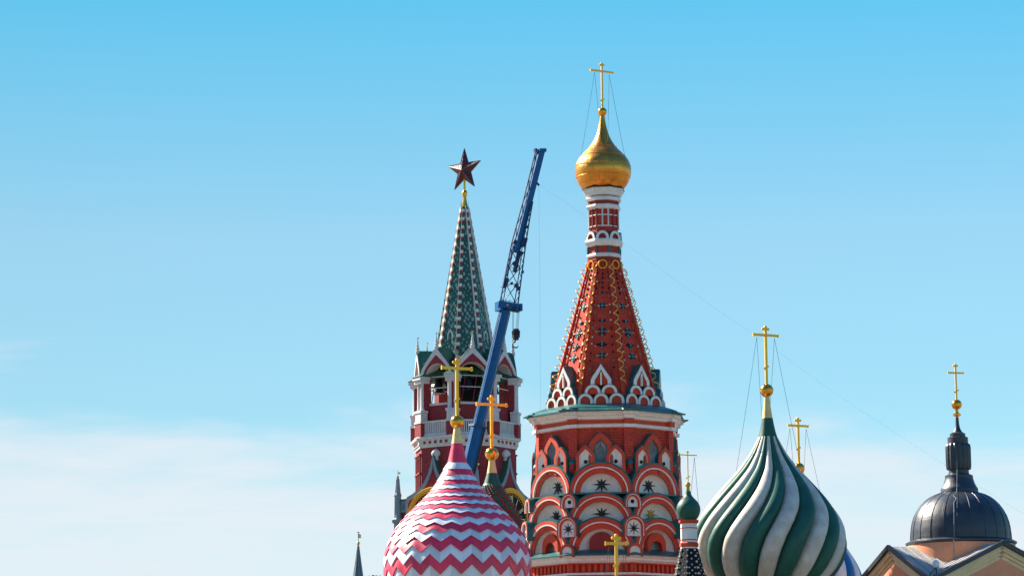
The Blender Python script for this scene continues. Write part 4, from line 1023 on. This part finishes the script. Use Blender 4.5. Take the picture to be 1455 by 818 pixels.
    for x, y, w in ((746, 341, 3.4), (743, 346, 3.6), (731, 343, 2.6), (733, 405, 2.4), (727, 402, 1.6), (741, 359, 1.8), (749, 322, 1.5), (742.5, 386, 1.6), (736, 409, 2.6), (748, 264, 1.3)):
        mb.box(C(x, y, -3*s), n_, side, d, w*s*.8, 2.4*s, w*s)
    part(mb, 'jib_winch', 'cranedark')
    mb = MB(); mb.box(C(722.5, 404, -4*s), n_, side, d, 1.4*s, 1*s, 1.8*s); mb.box(C(735.6, 404, -5*s), n_, side, d, 1.3*s, 1*s, 1.5*s); part(mb, 'sheave_guard', 'plastic')
    # hook block on its ropes
    mb = MB()
    for x in (728.6, 730, 735.2, 736.6, 738): mb.tube([C(x, 440), C(x - (.4 if x < 733 else 2.0), 468)], .28*s, 5)
    part(mb, 'hoist_rope', 'wire')
    mb = MB(); c = C(733, 474)
    mb.box(c, V((1, 0, 0)), side, ZV, 4.4*s, 3.2*s, 5.2*s); mb.box(c + ZV*(5*s), V((1, 0, 0)), side, ZV, 3.2*s, 2.6*s, 2.6*s); mb.box(c - ZV*(6*s), V((1, 0, 0)), side, ZV, 3.2*s, 2.2*s, 2.6*s)
    for dx in (-2.6, 2.8): mb.torus(c + V((dx*s, -3.4*s, 1.5*s)), V((1, 0, 0)), ZV, 2.6*s, .8*s, n=16)
    hb = part(mb, 'hook_block', 'steel', t, 30)
    mb = MB(); hc = C(732.6, 489)
    mb.tube([hc + V((4.2*s*math.sin(a), 0, 4.2*s*math.cos(a))) for a in [R(-15 - 12*i) for i in range(21)]], [1.0*s]*16 + [.9*s, .8*s, .6*s, .45*s, .2*s], 8); mb.tube([C(732.6, 480), C(731.6, 486)], 1.0*s, 8); part(mb, 'hook', 'steel', hb, 50)
    mb = MB(); mb.tube([C(765.5, 264), C(767, 400), C(768, 590)], .1*s, 5); part(mb, 'tag_line', 'wire')
    # carrier on the ground
    mb = MB(); g0 = V((foot.x, Y, 0)); mb.box(g0 + V((4.5, 0, 1.5)), V((1, 0, 0)), side, ZV, 8, 1.5, .5); mb.box(g0 + V((11, 0, 2.4)), V((1, 0, 0)), side, ZV, 1.3, 1.4, 1.0); mb.box(g0 + V((-.2, 0, 2.7)), V((1, 0, 0)), side, ZV, 2.6, 1.4, .9); part(mb, 'carrier', 'craneblue')
    for i in range(5):
        for e in (-1, 1):
            mb = MB(); c = g0 + V((-2 + 3*i, e*1.3, .75)); mb.torus(c, V((1, 0, 0)), ZV, .5, .25, n=20); part(mb, 'wheel', 'steel', t, 50)
crane()

def cable():
    pts = [(766, 262, 300), (897, 352, 297), (1000, 426, 294), (1090, 488, 291), (1190, 560, 287), (1345, 661, 280), (1480, 745, 274)]
    w = [P(*q) for q in pts]; sp = [V(q) for q in spline([tuple(p) for p in w], 6)]
    mb = MB(); mb.tube(sp, .0042, 5); o = mb.build('cable', M['wire'], None, 60)
    o['label'] = 'thin cable stretched from the blue crane across the sky towards the dark dome'; o['category'] = 'cable'
cable()

# ================================================================== church with the dark dome
def dark_church():
    T = Tower(1365, 750, 240)
    t = thing('church', 'peach walled church with dark grey dome, slim lantern and gabled roofs', 'church', T.loc)
    s = T.m(1, 760)
    def lp(name, rows, mn, n=48, smooth=35, sp=0): return lathe_part(t, name, T, rows, mn, n, 0., smooth, sp)
    cross(t, T, 1359, 517, 568, 529, 11, 2.4, 555, 4.2, rot=12)
    orb(t, T, 574, 7.4)
    lp('gilded_base', [(2.0, 593), (2.4, 591), (5.8, 589.5), (5.8, 587.8), (2.6, 585.5), (2.2, 581)], 'gold', 24)
    lp('finial', [(7.5, 615), (6.5, 613), (4, 608), (2.8, 602), (2.1, 592)], 'leadroof', 24)
    lp('lantern_cap', [(14.5, 631), (14.5, 621), (13.5, 620.5), (11, 620), (11, 615.5), (9, 614.5), (7, 613)], 'leadroof', 32)
    mb = MB(); rows = [(14.5, 667), (16.5, 666), (17.2, 661), (17.2, 635), (16.5, 631), (15, 629.5)]; N = 96; vs = []
    for r, y in rows:
        for i in range(N):
            a = 2*math.pi*i/N; rr = T.m(r, y)*(1 + (.055*math.cos(16*a) if 630 < y < 666.5 else 0)); vs.append(V((rr*math.sin(a), -rr*math.cos(a), T.z(y))))
    mb.add(vs, [(j*N + i, j*N + (i+1) % N, (j+1)*N + (i+1) % N, (j+1)*N + i) for j in range(len(rows)-1) for i in range(N)] + [tuple(range(N)), tuple((len(rows)-1)*N + i for i in range(N))])
    mb.build('fluted_lantern', M['leadroof'], t, 50)
    lp('lantern_base', [(26.5, 702), (26.5, 694), (25.5, 692), (24.5, 691), (22, 686), (20.2, 680), (19.8, 678.5), (19.8, 675), (14.5, 672.5), (14, 666)], 'leadroof', 40)
    dm = lp('dome', [(71.5, 769), (71, 760), (69.8, 749), (65.5, 733), (56, 717.5), (43.5, 706.5), (30, 700.5), (20, 698.5)], 'leadroof', 96, 60, 6)
    tab = [(y, r) for r, y in spline([(71.5, 769), (71, 760), (69.8, 749), (65.5, 733), (56, 717.5), (43.5, 706.5), (30, 700.5), (20, 698.5)][::-1], 6)]
    for k in range(22):
        u, n = face(-176 + 360/22*k); mb = MB()
        mb.tube([n*(T.m(lerp_table(tab, y), y) + .01) + ZV*T.z(y) for y in [699, 700.5, 703, 706.5, 711, 717.5, 725, 733, 741, 749, 759, 768]], .032, 5); mb.build('seam', M['leadroof'], dm, 60)
    lp('dome_rim', [(76, 774), (78.5, 772), (78.5, 770.2), (72, 767)], 'leadroof', 72)
    mb = MB(); mb.lathe([(76*s, T.z(835)), (76*s, T.z(772))], 72); mb.build('drum', M['peach'], t, 40)
    # gabled cross-shaped body
    BETA = 21; H = 113*s; A = 104*s; rise = 49*s
    zr = T.z(772, H*.85); ze = zr - rise
    for th in (BETA, BETA - 90, BETA + 90, BETA + 180):
        u, n = face(th)
        mb = MB(); mb.prism([n*H*.965 + u*x + ZV*z for x, z in ((-A*.93, 0), (A*.93, 0), (A*.93, ze), (0, zr - .75), (-A*.93, ze))], n*-H*.95); w = mb.build('wall', M['peach'], t)
        for e in (-1, 1):
            d = (u*(e*A) + ZV*(-rise)); L_ = d.length; d.normalize(); up = n.cross(d); up = up if up.z > 0 else -up
            p = ZV*zr; q = p + d*(L_ + .35)
            mb = MB()
            mb.prism([p + up*.12 + n*(H + .15), q + up*.12 + n*(H + .15), q - up*.10 + n*(H + .15), p - up*.10 + n*(H + .15)], n*-(H + .15)); rf = mb.build('roof', M['greyroof'], t)
            mb = MB()
            for k in range(8):
                c = p + up*.14 + n*(H*(.12 + .11*k)); mb.beam(c, c + d*L_, .022, .035, up)
            mb.build('standing_seam', M['greyroof'], rf)
            mb = MB(); mb.beam(p + n*(H + .20) + up*.06 - d*.1, q + n*(H + .20) + up*.06, .17, .12, n); mb.build('roof_edge', M['leadroof'], rf)  # shade of the raking edge put into colour with the dark dome metal
            for off, hw, proud, nm in ((-.33, .19, .06, 'raking_cornice'), (-.66, .13, -.10, 'raking_cornice'), (-.95, .12, -.22, 'raking_cornice')):
                mb = MB(); mb.beam(p + n*(H + proud - .25) + up*off + d*.02, q + n*(H + proud - .25) + up*off, hw, .25, n); mb.build(nm, M['cream'], t)
        mb = MB(); mb.box(n*(H - .1) + ZV*(ze - .75), u, n, ZV, A + .2, .35, .22); mb.box(n*(H - .25) + ZV*(ze - 1.15), u, n, ZV, A, .3, .18); mb.build('cornice', M['cream'], t)
    mb = MB(); u, n = face(BETA); mb.box(n*(H + .12) + u*(6*s) + ZV*(ze - .42), u, n, ZV, 42*s, .1, .1)
    mb.box(n*(H + .2) - u*(38*s) + ZV*(ze - .32), u, n, ZV, 2.4*s, .16, .22); mb.box(n*(H + .2) - u*(29*s) + ZV*(ze - .30), u, n, ZV, 3.6*s, .18, .26); mb.build('lamp_rail', M['greystone'], t)
    # lightning conductor down the front of the dome
    mb = MB(); az = R(-16)
    def on(r, y, e=.06, a=az): rm = T.m(r, y) + e; return V((rm*math.sin(a), -rm*math.cos(a), T.z(y)))
    pts = [on(17.6, 655), on(17.6, 668), on(20.5, 676), on(24, 688), on(27, 696), on(30, 701), on(44, 707, .06, R(-20)), on(50, 712, .06, R(-14)), on(56, 718, .08, R(-17)), on(66, 733), on(70, 749), on(72, 768), on(79, 773), on(76.5, 777), on(76.5, 800)]
    mb.tube(pts, .028, 5); mb.build('lightning_conductor', M['greystone'], t)
    return T, BETA, H, A, rise, zr, ze, s
CH = dark_church()

def floodlight():
    T, BETA, H, A, rise, zr, ze, s = CH
    u, n = face(BETA); base = n*(H - .5) - u*(A - .25) + ZV*(ze + .42)
    loc = T.loc + base
    t = thing('floodlight', 'small white floodlight standing on the roof corner between the two gables', 'floodlight', loc)
    mb = MB(); mb.tube([V((0, 0, -.3)), V((0, 0, .45))], .05, 8); mb.box(V((0, 0, -.22)), V((1, 0, 0)), V((0, 1, 0)), ZV, .22, .22, .05); mb.build('stand', M['steel'], t)
    mb = MB(); mb.lathe([(.12, .38), (.24, .45), (.27, .62), (.27, .80), (.20, .93), (.06, 1.0)], 20); mb.build('housing', M['plastic'], t, 40)
    mb = MB(); mb.tube([V((0, 0, .42)), V((-.25, -.05, .15)), V((-.5, -.1, -.1)), V((-.55, -.1, -.35))], .04, 6); mb.build('cable', M['steel'], t, 60)
floodlight()
